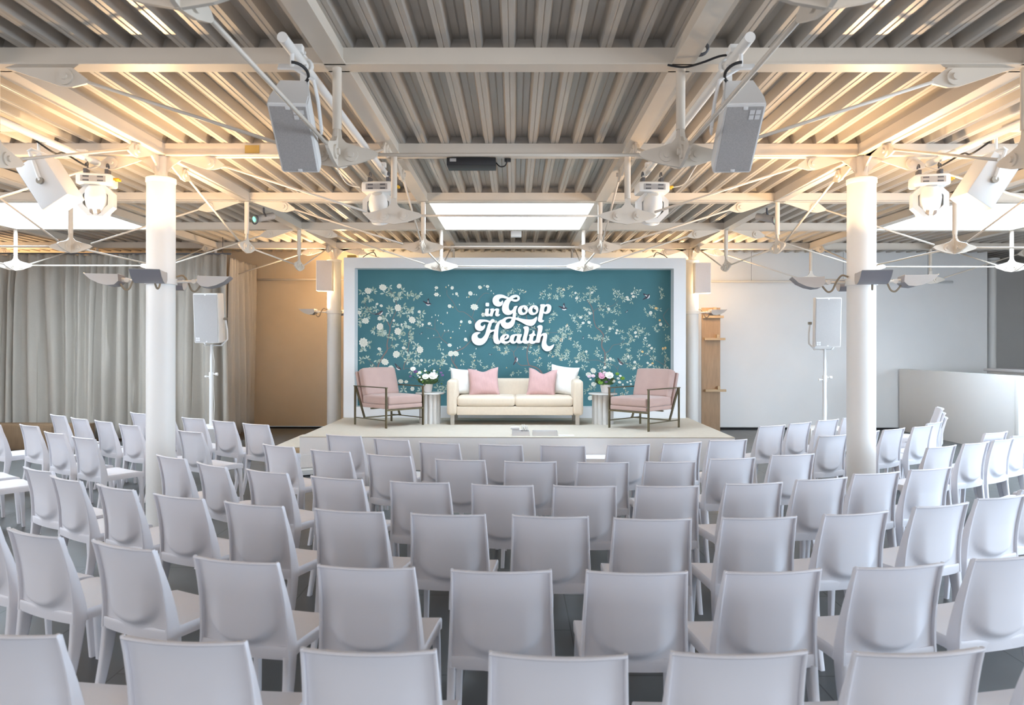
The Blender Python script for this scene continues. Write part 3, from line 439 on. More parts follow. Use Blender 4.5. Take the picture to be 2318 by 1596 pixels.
# ---- column-mounted uplights
R_UP = math.radians(18)
def uplights(x, y, z, a0, label, arms=(0, 1, 2, 3), power=1.0, lean=28):
    t = thing('column_uplight', label, 'wall light', (x, y, z), group='four-armed reflector uplights')
    m = MB(); m.lathe([(.130, -.03), (.142, -.028), (.142, .028), (.130, .03)], n=32); m.build('collar', 'white', t)
    for k in arms:
        a = a0 + k * PI / 2; R = Matrix.Rotation(a, 3, 'Z')
        T = lambda p: R @ Vector(p)
        m = MB(); m.tube([T((.13, 0, 0)), T((.30, 0, .006))], .013, 8); m.cyl(T((.29, -.03, .006)), T((.29, .03, .006)), .022, 10); m.cyl(T((.28, 0, .006)), T((.37, 0, .01)), .020, 8); m.build('arm', 'white', t)
        # trough reflector: curved underside + end caps
        prof = [(.34, .052), (.335, -.01), (.37, -.045), (.43, -.052), (.50, -.035), (.57, .0), (.625, .052)]
        wd = .125
        m = MB(); m.use('refl'); m.grid([[T((px, -wd, pz)) for px, pz in prof], [T((px, wd, pz)) for px, pz in prof]], True)
        inner = [(px + (.004 if i < 2 else 0), pz + .006) for i, (px, pz) in enumerate(prof)]
        m.use('reflin'); m.grid([[T((px, -wd + .003, pz)) for px, pz in inner], [T((px, wd - .003, pz)) for px, pz in inner]], True)
        for s in (-1, 1): m.prism([T((px, s * wd, pz)) for px, pz in prof], T((0, -s * .003, 0)))
        rf = m.build('reflector', 'refl', t)
        m = MB(); m.cyl(T((.45, -.07, .012)), T((.45, .07, .012)), .007, 8); m.build('lamp_tube', 'lamp', rf)
        m = MB(); m.tube(spline([T((.125, .05, .05)), T((.18, .06, .065)), T((.225, .05, .01)), T((.26, .04, -.07)), T((.30, .03, -.085)), T((.345, .02, -.03))]), .009, 8); m.build('flex_cable', 'tan', t)
        ld = bpy.data.lights.new('uplight', 'AREA'); ld.shape = 'DISK'; ld.size = .11; ld.energy = UP_POWER * power; ld.color = WARM; ld.spread = math.radians(138)
        lo = bpy.data.objects.new('uplight_lamp', ld); C.objects.link(lo); lo.parent = t
        lo.location = T((.48, 0, .050)); lo.rotation_euler = (PI, 0, 0)
        # the trough throws its light up and outwards
        lo.rotation_euler = (T((math.sin(math.radians(lean)), 0, math.cos(math.radians(lean))))).to_track_quat('-Z', 'Y').to_euler()
uplights(-1.5 * M, 2 * M, 2.30, math.radians(14), 'four boat-shaped reflector uplights on arms around the left big column')
uplights(1.5 * M, 2 * M, 2.30, math.radians(-14), 'four boat-shaped reflector uplights on arms around the right big column')
uplights(-1.5 * M, 5 * M, 2.31, math.radians(0), 'reflector uplights on arms around the far column left of the backdrop', (1, 2), 1.9, -32)
uplights(1.5 * M, 5 * M, 2.31, math.radians(0), 'reflector uplights on arms around the far column right of the backdrop', (0, 1), 1.7, -32)
for cx_, cy_, nm in ((-1.5, -1, 'left of the camera, out of frame'), (1.5, -1, 'right of the camera, out of frame'), (-4.5, 2, 'far left by the side wall, out of frame'), (4.5, 2, 'far right by the windows, out of frame'), (-4.5, 5, 'rear left corner behind the drape, out of frame')):  # unseen extra columns and uplights, added to warm the ceiling
    column(cx_ * M, cy_ * M, 'added round cream column ' + nm)
    uplights(cx_ * M, cy_ * M, 2.30, math.radians(14), 'added reflector uplights on the column ' + nm, (0, 1, 2, 3), 0.4 if cy_ < 0 else 0.8)

# ================================================================ rigging pipes and what hangs from them
def pipe(x, y0, y1, z, label):
    t = thing('rigging_pipe', label, 'pipe', (x, (y0 + y1) / 2, z), group='white rigging pipes'); h = (y1 - y0) / 2
    m = MB(); m.cyl((0, -h, 0), (0, h, 0), .030, 16); m.build('tube', 'white', t)
    for s in (-1, 1):
        m = MB(); m.box((0, s * (h - .25), .034), (.09, .05, .05), bevel=.008); m.build('clamp', 'white', t)
    return t
PZ = 3.405
pipe(-1.245, 1.55, 4.80, PZ, 'white rigging pipe over the left inner aisle carrying speaker and moving light')
pipe(1.335, 1.55, 4.80, PZ, 'white rigging pipe over the right inner aisle carrying speaker and moving light')
pipe(-3.87, 1.2, 4.35, PZ, 'white rigging pipe outside the left big column')
pipe(3.90, 1.2, 4.35, PZ, 'white rigging pipe outside the right big column')

def mark(m, o, u, v, s, nrm):
    """two-by-two block of small squares printed on a grille, corner o, axes u,v"""
    m.use('logo')
    for i in range(2):
        for j in range(2):
            p = o + u * (i * s * 1.22) + v * (j * s * 1.22) + nrm * .0025
            q = [p, p + u * s, p + u * s + v * s, p + v * s]
            m.poly(q)
def speaker_cabinet(t, w, h, d, side_inset=.28, mark_at='top_right'):
    """front at -Y, centred; plan is a trapezoid narrowing to the back"""
    plan = [(-w / 2, -d / 2), (w / 2, -d / 2), (w / 2, -d * .15), (w / 2 * (1 - side_inset), d / 2), (-w / 2 * (1 - side_inset), d / 2), (-w / 2, -d * .15)]
    m = MB(); m.prism([(x, y, -h / 2) for x, y in plan], (0, 0, h))
    bmesh.ops.bevel(m.bm, geom=m.bm.edges[:], offset=.008, segments=2, affect='EDGES'); m._tag(m.bm.faces, True); m.build('cabinet', 'spk', t)
    m = MB(); m.use('grille'); m.box((0, -d / 2 - .002, 0), (w - .025, .008, h - .035))
    o = Vector((w / 2 - .085, -d / 2 - .006, h / 2 - .095)) if mark_at == 'top_right' else Vector((-w / 2 + .03, -d / 2 - .006, -h / 2 + .03))
    mark(m, o, Vector((1, 0, 0)), Vector((0, 0, 1)), .027, Vector((0, -1, 0)))
    gr = m.build('grille', 'grille', t)
    for s in (-1, 1): m = MB(); m.box((0, -d / 2 - .006, s * (h / 2 - .024)), (.026, .006, .020), bevel=.003); m.build('grille_tab', 'spk', gr)
def hanging_speaker(x, y, z, sx, label):
    t = thing('hanging_speaker', label, 'speaker', (x, y, z), rot=(math.radians(50), 0, math.radians(-4 * sx)), group='ceiling-hung speakers')
    # rot: front (-Y) tips down towards the chairs
    speaker_cabinet(t, .225, .47, .25)
    m = MB(); e = .135 * -sx
    m.tube([(e, .02, -.02), (e, .06, .14), (e * .9, .10, .25), (0, .15, .30)], .011, 6); m.box((e, .02, -.02), (.01, .05, .05)); m.box((0, .15, .30), (.16, .05, .012), bevel=.003); m.cyl((0, .15, .30), (0, .15 + .766 * .12, .30 + .643 * .12), .012, 8)
    m.build('bracket', 'spk', t)
    m = MB(); m.tube([(-sx * (.02 + .075 * math.sin(a) ** 1), .10 + .03 * math.cos(a), .29 - .085 * math.cos(a)) for a in [PI * k / 14 for k in range(15)]], .009, 8); m.build('cable', 'black', t)
    return t
hanging_speaker(-1.25, 1.85, 2.995, -1, 'white angled speaker hanging left of centre near the camera, in front of the roof truss')
hanging_speaker(1.345, 1.85, 2.995, 1, 'white angled speaker hanging right of centre near the camera, in front of the roof truss')
for sx, x in ((-1, -1.245), (1, 1.335)):
    t = thing('pipe_clamp', 'white hook clamp on the %s inner pipe above the hanging speaker' % ('left' if sx < 0 else 'right'), 'clamp', (x, 1.98, PZ))
    m = MB(); m.tube([(.045 * math.cos(a), 0, .045 * math.sin(a)) for a in [PI * k / 8 for k in range(-2, 11)]], .012, 6); m.box((0, 0, -.09), (.05, .035, .10), bevel=.006); m.build('hook', 'white', t)
    m = MB(); m.cyl((0, -.05, .06), (0, .05, .06), .012, 8); m.box((0, -.06, .06), (.05, .012, .018), bevel=.004); m.build('wing_bolt', 'white', t)
def yoke_speaker(x, y, z, sx, label):
    # cabinet turned so its front looks outwards and down, its flat side towards the camera
    t = thing('yoke_speaker', label, 'speaker', (x, y, z), rot=(0, math.radians(33 * sx), 0), group='yoke-mounted speakers')
    m = MB(); w = .245; h = .41
    m.box((0, 0, 0), (w, .25, h), bevel=.012); m.build('cabinet', 'spk', t)
    m = MB(); m.box((sx * w / 2, 0, 0), (.008, .225, h - .03)); m.build('grille', 'grille', t)
    m = MB()
    for e in (-1, 1): m.tube([(0, e * .14, .0), (-sx * .03, e * .14, .12), (-sx * .05, e * .13, .24), (-sx * .055, 0, .27)], .015, 6)
    m.box((-sx * .055, 0, .27), (.05, .24, .014), bevel=.004); m.cyl((-sx * .055, 0, .27), (-sx * .055 - sx * .545 * .14, 0, .27 + .84 * .14), .012, 8); yk = m.build('yoke', 'white', t)
    for e in (-1, 1): m = MB(); m.cyl((0, e * .15, 0), (0, e * .128, 0), .028, 14); m.build('yoke_knob', 'chrome', yk)
    return t
yoke_speaker(-3.80, 3.55, 3.03, -1, 'white flat-sided speaker on a yoke left of the left big column, tilted outwards')
yoke_speaker(3.90, 3.55, 3.045, 1, 'white flat-sided speaker on a yoke right of the right big column, tilted outwards')
def moving_head(x, y, rz, tilt, label):
    t = thing('moving_head_light', label, 'stage light', (x, y, PZ - .03), rz, group='white moving head lights')
    m = MB(); m.box((0, 0, -.155), (.30, .22, .10), bevel=.018); m.box((0, 0, -.11), (.24, .17, .02), bevel=.005); m.build('base', 'white', t)
    m = MB()
    m.box((0, -.111, -.155), (.21, .003, .055)); bs = m.build('badge_plate', 'grille', t)
    for sx in (-1, 1):
        for k in range(2): m = MB(); m.box((sx * .06, -.114, -.137 - k * .036), (.05, .004, .013)); m.build('vent', 'dgrey', bs)
    m = MB()
    for e in (-1, 1): m.box((e * .09, 0, -.075), (.03, .09, .05), bevel=.004); m.tube([(e * .09, .03 * math.cos(a), -.03 + .035 * math.sin(a)) for a in [PI * k / 6 for k in range(7)]], .008, 6)
    m.build('clamp', 'dgrey', t)
    # octagonal ring yoke
    m = MB(); ring = []
    for k in range(8):
        a = 2 * PI * (k + .5) / 8; ring.append((math.cos(a), math.sin(a)))
    zc = -.335
    rings = []
    for (rr, yy) in ((.165, -.05), (.165, .05), (.115, .05), (.115, -.05), (.165, -.05)): rings.append([(rr * c, yy, zc + rr * s) for c, s in ring])
    m.grid(rings, False, False, True); m.build('yoke', 'white', t)
    R = Matrix.Rotation(math.radians(tilt), 3, 'X') @ Matrix.Rotation(math.radians(0), 3, 'Z')
    T = lambda p: R @ Vector(p) + Vector((0, 0, zc))
    m = MB(); rr = []
    for q, rad in ((-.15, .085), (-.145, .098), (-.06, .104), (.04, .10), (.10, .085), (.145, .05), (.15, .02)):
        rr.append([T((rad * math.cos(2 * PI * k / 20), rad * math.sin(2 * PI * k / 20), q)) for k in range(20)])
    m.loft(rr); hd_ = m.build('head', 'white', t)
    m = MB()
    for k in range(10):
        a = 2 * PI * k / 10; m.box((0, 0, 0), (.012, .028, .05), mtx=Matrix.Translation(T((.1 * math.cos(a), .1 * math.sin(a), -.085))) @ (R @ Matrix.Rotation(a, 3, 'Z')).to_4x4())
    m.build('cooling_slot', 'dgrey', hd_)
    m = MB(); m.loft([[T((r0 * math.cos(2 * PI * k / 16), r0 * math.sin(2 * PI * k / 16), q)) for k in range(16)] for q, r0 in ((-.152, .075), (-.153, .02))]); m.build('lens', 'dgrey', hd_)
    m = MB()
    for e in (0, 1): m.cyl((.15, -.04 + e * .05, -.14), (.20, -.04 + e * .05, -.14), .012, 8)
    m.build('connector', 'yellow', t)
    return t
moving_head(-3.83, 4.27, math.radians(12), 25, 'white moving head light hanging left of the left big column')
moving_head(-1.275, 4.60, math.radians(-4), 35, 'white moving head light hanging above centre left, behind a truss hub')
moving_head(1.365, 4.60, math.radians(4), 35, 'white moving head light hanging above centre right, behind a truss hub')
moving_head(3.86, 4.27, math.radians(-12), 25, 'white moving head light hanging right of the right big column')
def cable(name, pts, r, m_, label, cat='cable'):
    c0 = Vector(pts[0]); m = MB()
    P_ = [Vector(p) - c0 for p in pts]; fine = []
    for i in range(len(P_) - 1):
        p0 = P_[max(i - 1, 0)]; p1 = P_[i]; p2 = P_[i + 1]; p3 = P_[min(i + 2, len(P_) - 1)]
        for k in range(6):
            t = k / 6; fine.append(.5 * ((2 * p1) + (-p0 + p2) * t + (2 * p0 - 5 * p1 + 4 * p2 - p3) * t * t + (-p0 + 3 * p1 - 3 * p2 + p3) * t ** 3))
    fine.append(P_[-1]); m.tube(fine, r, 6)
    return tag(m.build(name, m_, None, loc=c0), label, cat)
for sx, nm, x0 in ((-1, 'left', -3.87), (1, 'right', 3.90)):
    cable('black_cable', [(x0 + sx * .02, 3.5, PZ - .03), (x0 - sx * .06, 3.62, PZ - .10), (x0 - sx * .02, 3.8, PZ - .05), (x0 - sx * .12, 3.95, PZ - .12), (x0 - sx * .02, 4.15, PZ - .04)], .008, 'black', 'black cable looped along the %s outer rigging pipe' % nm)
    xi = -1.245 if sx < 0 else 1.335
    cable('white_cable', [(xi + sx * .22, 4.60, PZ - .17), (xi + sx * .34, 4.56, PZ - .14), (xi + sx * .40, 4.30, PZ - .02), (xi + sx * .55, 4.38, ZB - .01)], .005, 'white', 'thin white cable from the %s centre moving light up to the beam' % nm)
cable('black_cable', [(1.0, 2.12, ZB - .01), (1.10, 2.09, ZB - .035), (1.20, 2.05, ZB - .022), (1.29, 1.98, ZB - .01), (1.37, 1.93, ZB - .02)], .007, 'black', 'black cable running to the right hanging speaker')
t = thing('coiled_cable', 'small coil of grey cable hung on the beam left of the right hanging speaker', 'cable', (1.17, 2.10, ZB + .05))
m = MB()
for k in range(3): m.tube([(.055 * math.cos(a), -.075 - k * .012, .04 * math.sin(a)) for a in [2 * PI * i / 16 for i in range(17)]], .007, 6)
m.build('coil', 'dgrey', t)
# receiver box under the beam between the columns
t = thing('receiver_box', 'black flat rectangular box fixed under the beam between the two big columns', 'electronics', (-.37, 4.46, 3.425))
m = MB(); m.box((0, 0, 0), (.46, .22, .075), bevel=.006); m.build('housing', 'black', t)
m = MB(); m.box((-.17, -.112, .012), (.06, .004, .03)); m.build('plate', 'grille', t)
cable('black_cable', [(-.14, 4.46, 3.44), (-.10, 4.45, 3.40), (-.05, 4.44, 3.41), (-.03, 4.43, 3.47)], .006, 'black', 'short black lead beside the black box under the beam')
t = thing('plug_adapter', 'tiny black plug adapter under the beam right of the black box', 'plug', (-.03, 4.46, 3.463)); m = MB(); m.box((0, 0, 0), (.06, .04, .03), bevel=.004); m.build('housing', 'black', t)
b = MB(); b.box((-2.44 + .02, 4.4 - .056, 3.535), (.135, .004, .075)); tag(b.build('tape_patch', 'tape'), 'small tan square patch taped on the beam left of the left hanging speaker', 'tape')
# small fixtures
t = thing('ceiling_sensor', 'small white boxy fixture hanging from the deck behind the central skylight', 'sensor', (.06, 9.15, ZD))
m = MB(); m.box((0, 0, -.03), (.26, .16, .05), bevel=.006); m.build('plate', 'spk', t)
m = MB(); m.box((0, 0, -.12), (.17, .12, .09), bevel=.01); m.build('housing', 'spk', t)
for sx, nm in ((-1, 'left'), (1, 'right')):
    t = thing('gobo_spotlight', 'small clamp spotlight with green lit lens on the %s column-line beam' % nm, 'spotlight', (sx * 3.25 + .04, 6.95, ZB), rz=0)
    R = Matrix.Rotation(sx * math.radians(40), 3, 'Z')
    m = MB(); m.cyl(R @ Vector((0, -.13, -.17)), R @ Vector((0, .14, -.09)), .045, 16); m.build('body', 'grille', t)
    m = MB(); m.cyl(R @ Vector((0, -.134, -.171)), R @ Vector((0, -.138, -.172)), .034, 16); m.build('lens', 'lens', t)
    m = MB(); m.tube([(0, 0, 0), (0, 0, -.06), R @ Vector((.05, 0, -.12))], .012, 6); m.build('clamp', 'dgrey', t)
    m = MB(); m.tube([R @ Vector((.07 * math.sin(a) , -.12, -.12 - .09 * (1 - math.cos(a)) * .6)) for a in [2 * PI * i / 14 for i in range(13)]], .009, 6); m.build('power_lead', 'dgrey', t)
# wall rails
t = thing('wall_rail', 'thin pale hanging rail on the warmly lit back wall left of the backdrop', 'rail', (-4.2, YW - .10, 3.02))
m = MB(); m.cyl((-.95, 0, 0), (.85, 0, 0), .022, 10); m.build('tube', 'steel', t)
m = MB(); [m.cyl((x, 0, 0), (x, 0, ZD - 3.02), .003, 6) for x in (-.6, .5)]; m.build('hanger', 'steel', t)
t = thing('wall_rail', 'long thin white hanging rail along the back wall right of the backdrop', 'rail', (6.35, YW - .10, 2.99))
m = MB(); m.cyl((-2.5, 0, 0), (2.5, 0, 0), .022, 10); m.build('tube', 'white', t)
m = MB(); [m.cyl((x, 0, 0), (x, 0, ZD - 2.99), .003, 6) for x in (-1.55, .3, 2.0)]; m.build('hanger', 'dgrey', t)
t = thing('wall_pipe', 'vertical white pipe at the shaded corner right of the back wall', 'pipe', (9.83, 12.55, 0)); m = MB(); m.lathe([(.09, 0), (.09, 3.45), (.15, 3.46), (.15, 3.5)], n=20); m.build('tube', 'white', t)
# ================================================================ stage
SX0, SX1, SY0, SY1, SZ = -2.89, 3.035, 7.452, 10.45, .455
t = thing('stage', 'low white stage platform topped with ivory carpet in front of the floral backdrop', 'stage', ((SX0 + SX1) / 2, (SY0 + SY1) / 2, 0))
w, d = SX1 - SX0, SY1 - SY0
m = MB(); m.box((0, 0, (SZ - .012) / 2), (w, d, SZ - .012), bevel=.004); m.build('platform', 'stagewhite', t)
m = MB(); m.box((0, 0, SZ - .006), (w, d, .012), bevel=.003); m.build('carpet_top', 'carpet', t)
t = thing('side_step', 'lower wooden step against the left side of the stage', 'step', (-3.17, 8.75, 0))
m = MB(); m.box((0, 0, .11), (.55, 1.5, .22), bevel=.004); m.build('platform', 'wood2', t)
m = MB(); m.box((0, 0, .226), (.55, 1.5, .012), bevel=.002); m.build('carpet_top', 'carpet', t)
t = thing('low_box', 'low white box on the floor against the front of the stage, right of centre', 'box', (1.06, 7.26, 0)); m = MB(); m.box((0, 0, .11), (.56, .36, .22), bevel=.006); m.build('body', 'stagewhite', t)
# ================================================================ backdrop
BY = 10.052
t = thing('backdrop', 'large white shadow-box backdrop with teal floral wallpaper behind the sofa', 'backdrop', (0, BY, SZ))
m = MB(); zt = 3.206; x0, x1, xi0, xi1, zi1, zi0 = -2.903, 2.977, -2.713, 2.769, 3.024, .640; dd = .34
def bx(xa, xb, za, zb): m.box(((xa + xb) / 2, dd / 2, (za + zb) / 2 - SZ), (xb - xa, dd, zb - za))
bx(x0, xi0, SZ, zt); bx(xi1, x1, SZ, zt); bx(xi0, xi1, zi1, zt); bx(xi0, xi1, SZ, zi0); m.build('frame', 'frame', t)
# wallpaper panel with its printed pattern, one mesh
PY = .25
m = MB(); m.use('teal'); m.box(((xi0 + xi1) / 2, PY + .02, (zi0 + zi1) / 2 - SZ), (xi1 - xi0, .04, zi1 - zi0))
rnd = random.Random(11)
lay = [0]
def flat(pts, mt, off):
    lay[0] += 1; off += 1e-6 * (lay[0] % 500)
    pp = [(x / 1000, PY - off, z / 1000 - SZ) for x, z in pts if True]
    if any(p[0] < xi0 - .01 or p[0] > xi1 + .01 for p in pp): pp = [(min(max(p[0], xi0 + .002), xi1 - .002), p[1], p[2]) for p in pp]
    m.use(mt); m.poly(pp)
def strip(pts, w0, w1, mt, off):
    P_ = [Vector(p) for p in pts]; L = []; R_ = []; n = len(P_)
    fine = []
    for i in range(n - 1):
        p0 = P_[max(i - 1, 0)]; p1 = P_[i]; p2 = P_[i + 1]; p3 = P_[min(i + 2, n - 1)]
        for k in range(5):
            q = k / 5; fine.append(.5 * ((2 * p1) + (-p0 + p2) * q + (2 * p0 - 5 * p1 + 4 * p2 - p3) * q * q + (-p0 + 3 * p1 - 3 * p2 + p3) * q ** 3))
    fine.append(P_[-1]); n = len(fine)
    for i, p in enumerate(fine):
        dv = (fine[min(i + 1, n - 1)] - fine[max(i - 1, 0)]); 
        if dv.length == 0: dv = Vector((1, 0))
        nv = Vector((-dv.y, dv.x)).normalized() * ((w0 + (w1 - w0) * i / (n - 1)) * (.85 + .3 * rnd.random()))
        L.append(p + nv); R_.append(p - nv)
    for i in range(n - 1): flat([L[i], L[i + 1], R_[i + 1], R_[i]], mt, off)
for w_, pts in BRANCHES: strip(pts, w_ * .62, max(w_ * .30, 1.8), 'bark', .0012)
def leafp(x, z, a, l, wd, mt, off):
    ca, sa = math.cos(a), math.sin(a)
    flat([(x + l * u * ca - wd * v * sa, z + l * u * sa + wd * v * ca) for u, v in ((0, 0), (.25, .35), (.55, .5), (.85, .28), (1, 0), (.85, -.28), (.55, -.5), (.25, -.35))], mt, off)
for x, z, small in LEAVES:
    n = rnd.randint(4, 6); a0 = rnd.random() * 6.28; sp = rnd.uniform(3.6, 5.6)
    for k in range(n):
        a = a0 + sp * k / n + rnd.uniform(-.2, .2); l = rnd.uniform(40, 58) if small else rnd.uniform(52, 78)
        r0 = rnd.uniform(4, 14)
        leafp(x + r0 * math.cos(a), z + r0 * math.sin(a), a, l, l * (.36 if small else .42), 'leaf' if rnd.random() < .55 else 'leaf2', .0020 + .0001 * k)
for x, z, r, kind in FLOWERS:
    npet = 9 if r > 40 else 6; a0 = rnd.random() * 6
    pts = []
    for k in range(npet * 6):
        a = 2 * PI * k / (npet * 6); rr = r * (.80 + .24 * abs(math.sin(npet * a / 2 + a0))) * (1 + .08 * math.sin(2 * a + a0)); pts.append((x + rr * math.cos(a), z + rr * .92 * math.sin(a)))
    flat(pts, 'petal' if not kind else 'gold', .0030)
    if r > 40:
        for rr in (.55, .28):
            for k in range(7):
                a = 2 * PI * k / 7 + a0 + rr; leafp(x + r * rr * .75 * math.cos(a), z + r * rr * .75 * math.sin(a), a + 1.35, r * .36, r * .08, 'petal2', .0036)
    elif not kind:
        flat([(x + r * .24 * math.cos(2 * PI * k / 8), z + r * .24 * math.sin(2 * PI * k / 8)) for k in range(8)], 'petal2', .0036)
for i, (x, z) in enumerate(BUDS):
    a = rnd.uniform(1.0, 2.1); leafp(x - 14 * math.cos(a), z - 14 * math.sin(a), a, 30, 17, 'gold' if i % 6 == 0 else 'petal', .0032)
for x, z in BERRIES:
    for k in range(9):
        bx_, bz_ = x + rnd.uniform(-24, 24), z + rnd.uniform(-26, 26)
        flat([(bx_ + 6.5 * math.cos(2 * PI * j / 7), bz_ + 6.5 * math.sin(2 * PI * j / 7)) for j in range(7)], 'petal' if k % 4 else 'gold', .0034 + .00004 * k)
for x, z, a, kind in BIRDS:
    a = math.radians(a); ca, sa = math.cos(a), math.sin(a); s = 1.0 if kind < 2 else .5
    T_ = lambda L: [(x + s * (u * ca - v * sa), z + s * (u * sa + v * ca)) for u, v in L]
    if kind == 3: flat(T_([(-20, -15), (20, -18), (25, -8), (5, 0), (-5, 30), (-12, 0), (-28, -6)]), 'gold', .0034); continue
    if kind == 2:
        flat(T_([(0, -8), (50, 30), (62, 62), (36, 60), (0, 14), (-36, 50), (-60, 48), (-44, 18)]), 'bird', .0034); flat(T_([(0, -2), (34, 26), (30, 34), (0, 14), (-26, 30), (-30, 20)]), 'birdw', .0038); continue
    flat(T_([(-105, -6), (-95, 6), (-40, 14), (10, 30), (32, 34), (46, 28), (56, 22), (44, 12), (24, -14), (-14, -26), (-40, -14)]), 'bird', .0034)
    flat(T_([(-30, -18), (-8, -32), (22, -26), (42, -4), (44, 14), (26, 6), (4, -10)]), 'birdw', .0038)
    if kind == 1: flat(T_([(-20, 6), (-46, 60), (-40, 96), (-18, 70), (4, 40), (12, 18)]), 'bird', .0039); flat(T_([(-14, 10), (-34, 50), (-24, 52), (4, 20)]), 'birdw', .0042)
    else: flat(T_([(-60, 4), (-10, 18), (14, 8), (-20, -6)]), 'bark', .0040)
m.build('wallpaper_panel', 'teal', t)
# ---- raised lettering, one part per letter
t = thing('lettering_sign', 'white raised script lettering reading in Goop Health on the teal wallpaper', 'sign', (0, BY + PY, 1.9))
def smooth_loop(p, k=4):
    n = len(p); out = []
    for i in range(n):
        p0, p1, p2, p3 = [Vector(p[(i + j) % n]) for j in (-1, 0, 1, 2)]
        for s in range(k):
            q = s / k; v = .5 * ((2 * p1) + (-p0 + p2) * q + (2 * p0 - 5 * p1 + 4 * p2 - p3) * q * q + (-p0 + 3 * p1 - 3 * p2 + p3) * q ** 3); out.append(v)
    return out
gnames = {'i': 'letter_i', 'dot': 'letter_dot', 'n': 'letter_n', 'G': 'letter_g', 'o': 'letter_o', 'o2': 'letter_o', 'p': 'letter_p', 'H': 'letter_h', 'e': 'letter_e', 'a': 'letter_a', 'l': 'letter_l', 't': 'letter_t', 'h': 'letter_h'}
for gi, (g, loops) in enumerate(GLYPHS.items()):
    cu = bpy.data.curves.new(gnames[g], 'CURVE'); cu.dimensions = '2D'; cu.fill_mode = 'BOTH'; cu.extrude = .014; cu.bevel_depth = 0.0
    for lp in loops:
        pts = smooth_loop(lp); sp = cu.splines.new('POLY'); sp.points.add(len(pts) - 1); sp.use_cyclic_u = True
        for q, v in zip(sp.points, pts): q.co = (v.x / 1000, v.y / 1000 - 1.9, 0, 1)
    tmp = bpy.data.objects.new('tmp_curve', cu); C.objects.link(tmp); dg = bpy.context.evaluated_depsgraph_get()
    me = bpy.data.meshes.new_from_object(tmp.evaluated_get(dg)); bpy.data.objects.remove(tmp); bpy.data.curves.remove(cu)
    me.transform(Matrix.Translation((0, -.034 - gi * .0003, 0)) @ Matrix.Rotation(PI / 2, 4, 'X'))
    me.materials.clear(); me.materials.append(MT['letter']); me.materials.append(MT['letterside'])
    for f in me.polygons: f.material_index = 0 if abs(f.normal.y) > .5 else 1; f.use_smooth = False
    o = bpy.data.objects.new(gnames[g], me); C.objects.link(o); o.parent = t
for sx, x in ((-1, -2.62), (1, 2.70)):
    cable('display_lamp_arm', [(x, 10.2, 3.21), (x - sx * .08, 10.15, 3.26), (x - sx * .22, 10.08, 3.30), (x - sx * .28, 10.04, 3.22)], .007, 'black', 'thin black wire arm on the top %s corner of the backdrop' % ('left' if sx < 0 else 'right'), 'wire')
t = thing('junction_box', 'small tan box on top of the backdrop near its left corner', 'box', (-2.80, 10.22, 3.206)); m = MB(); m.box((0, 0, .03), (.15, .08, .06), bevel=.004); m.build('housing', 'tape', t)

# ================================================================ seating on stage
def cushion(w, d, h, bev, n=10, puff=.012, name_m=None):
    """soft box centred at origin"""
    mm = MB(); N = n
    def pt(face, u, v):
        return None
    bmx = mm.bm; r = bmesh.ops.create_cube(bmx, size=1.0); bmesh.ops.scale(bmx, vec=(w, d, h), verts=bmx.verts)
    bmesh.ops.bevel(bmx, geom=bmx.edges[:] + bmx.verts[:], offset=bev, segments=4, affect='EDGES', profile=.5)
    bmesh.ops.subdivide_edges(bmx, edges=[e for e in bmx.edges if e.calc_length() > min(w, d) * .3], cuts=8, use_grid_fill=True)
    for v in bmx.verts:
        a = max(0, 1 - (v.co.x / (w / 2)) ** 2); c = max(0, 1 - (v.co.y / (d / 2)) ** 2); e = max(0, 1 - (v.co.z / (h / 2)) ** 2)
        v.co.z += math.copysign(puff * math.sqrt(a * c), v.co.z) if abs(v.co.z) > h * .3 else 0
        v.co.y += math.copysign(puff * .6 * math.sqrt(a * e), v.co.y) if abs(v.co.y) > d * .45 else 0
        v.co.x += math.copysign(puff * .6 * math.sqrt(c * e), v.co.x) if abs(v.co.x) > w * .45 else 0
    for f in bmx.faces: f.smooth = True
    return mm
def place(mm, loc, rot=None):
    T = Matrix.Translation(loc)
    if rot is not None: T = T @ rot
    bmesh.ops.transform(mm.bm, matrix=T, verts=mm.bm.verts); return mm
# sofa: front faces -Y
t = thing('sofa', 'long cream two-seat-cushion sofa on stage in the middle of the backdrop', 'sofa', (.045, 9.30, SZ))
SW, SDp = 2.13, .84; yf = -.40
for sx in (-1, 1): place(cushion(.155, SDp, .545, .045, puff=.01), (sx * (SW / 2 - .078), 0.02, .155 + .2725)).build('armrest', 'sofa', t, 60)
place(cushion(SW - .31, SDp - .06, .135, .012, puff=.003), (0, .01, .155 + .0675)).build('base', 'sofa', t, 60)
place(cushion(SW - .31, .20, .50, .05, puff=.01), (0, .34, .30 + .14), Matrix.Rotation(math.radians(-7), 4, 'X')).build('backrest', 'sofa', t, 60)
for sx in (-1, 1): place(cushion((SW - .32) / 2, .64, .145, .045, puff=.018), (sx * (SW - .32) / 4, -.07, .29 + .078)).build('seat_cushion', 'sofa', t, 60)
for sx in (-1, 1):
    for sy in (-1, 1):
        m = MB(); m.box((sx * (SW / 2 - .085), .01 + sy * .34, .078), (.062, .062, .156), bevel=.003); m.build('leg', 'sofaleg', t)
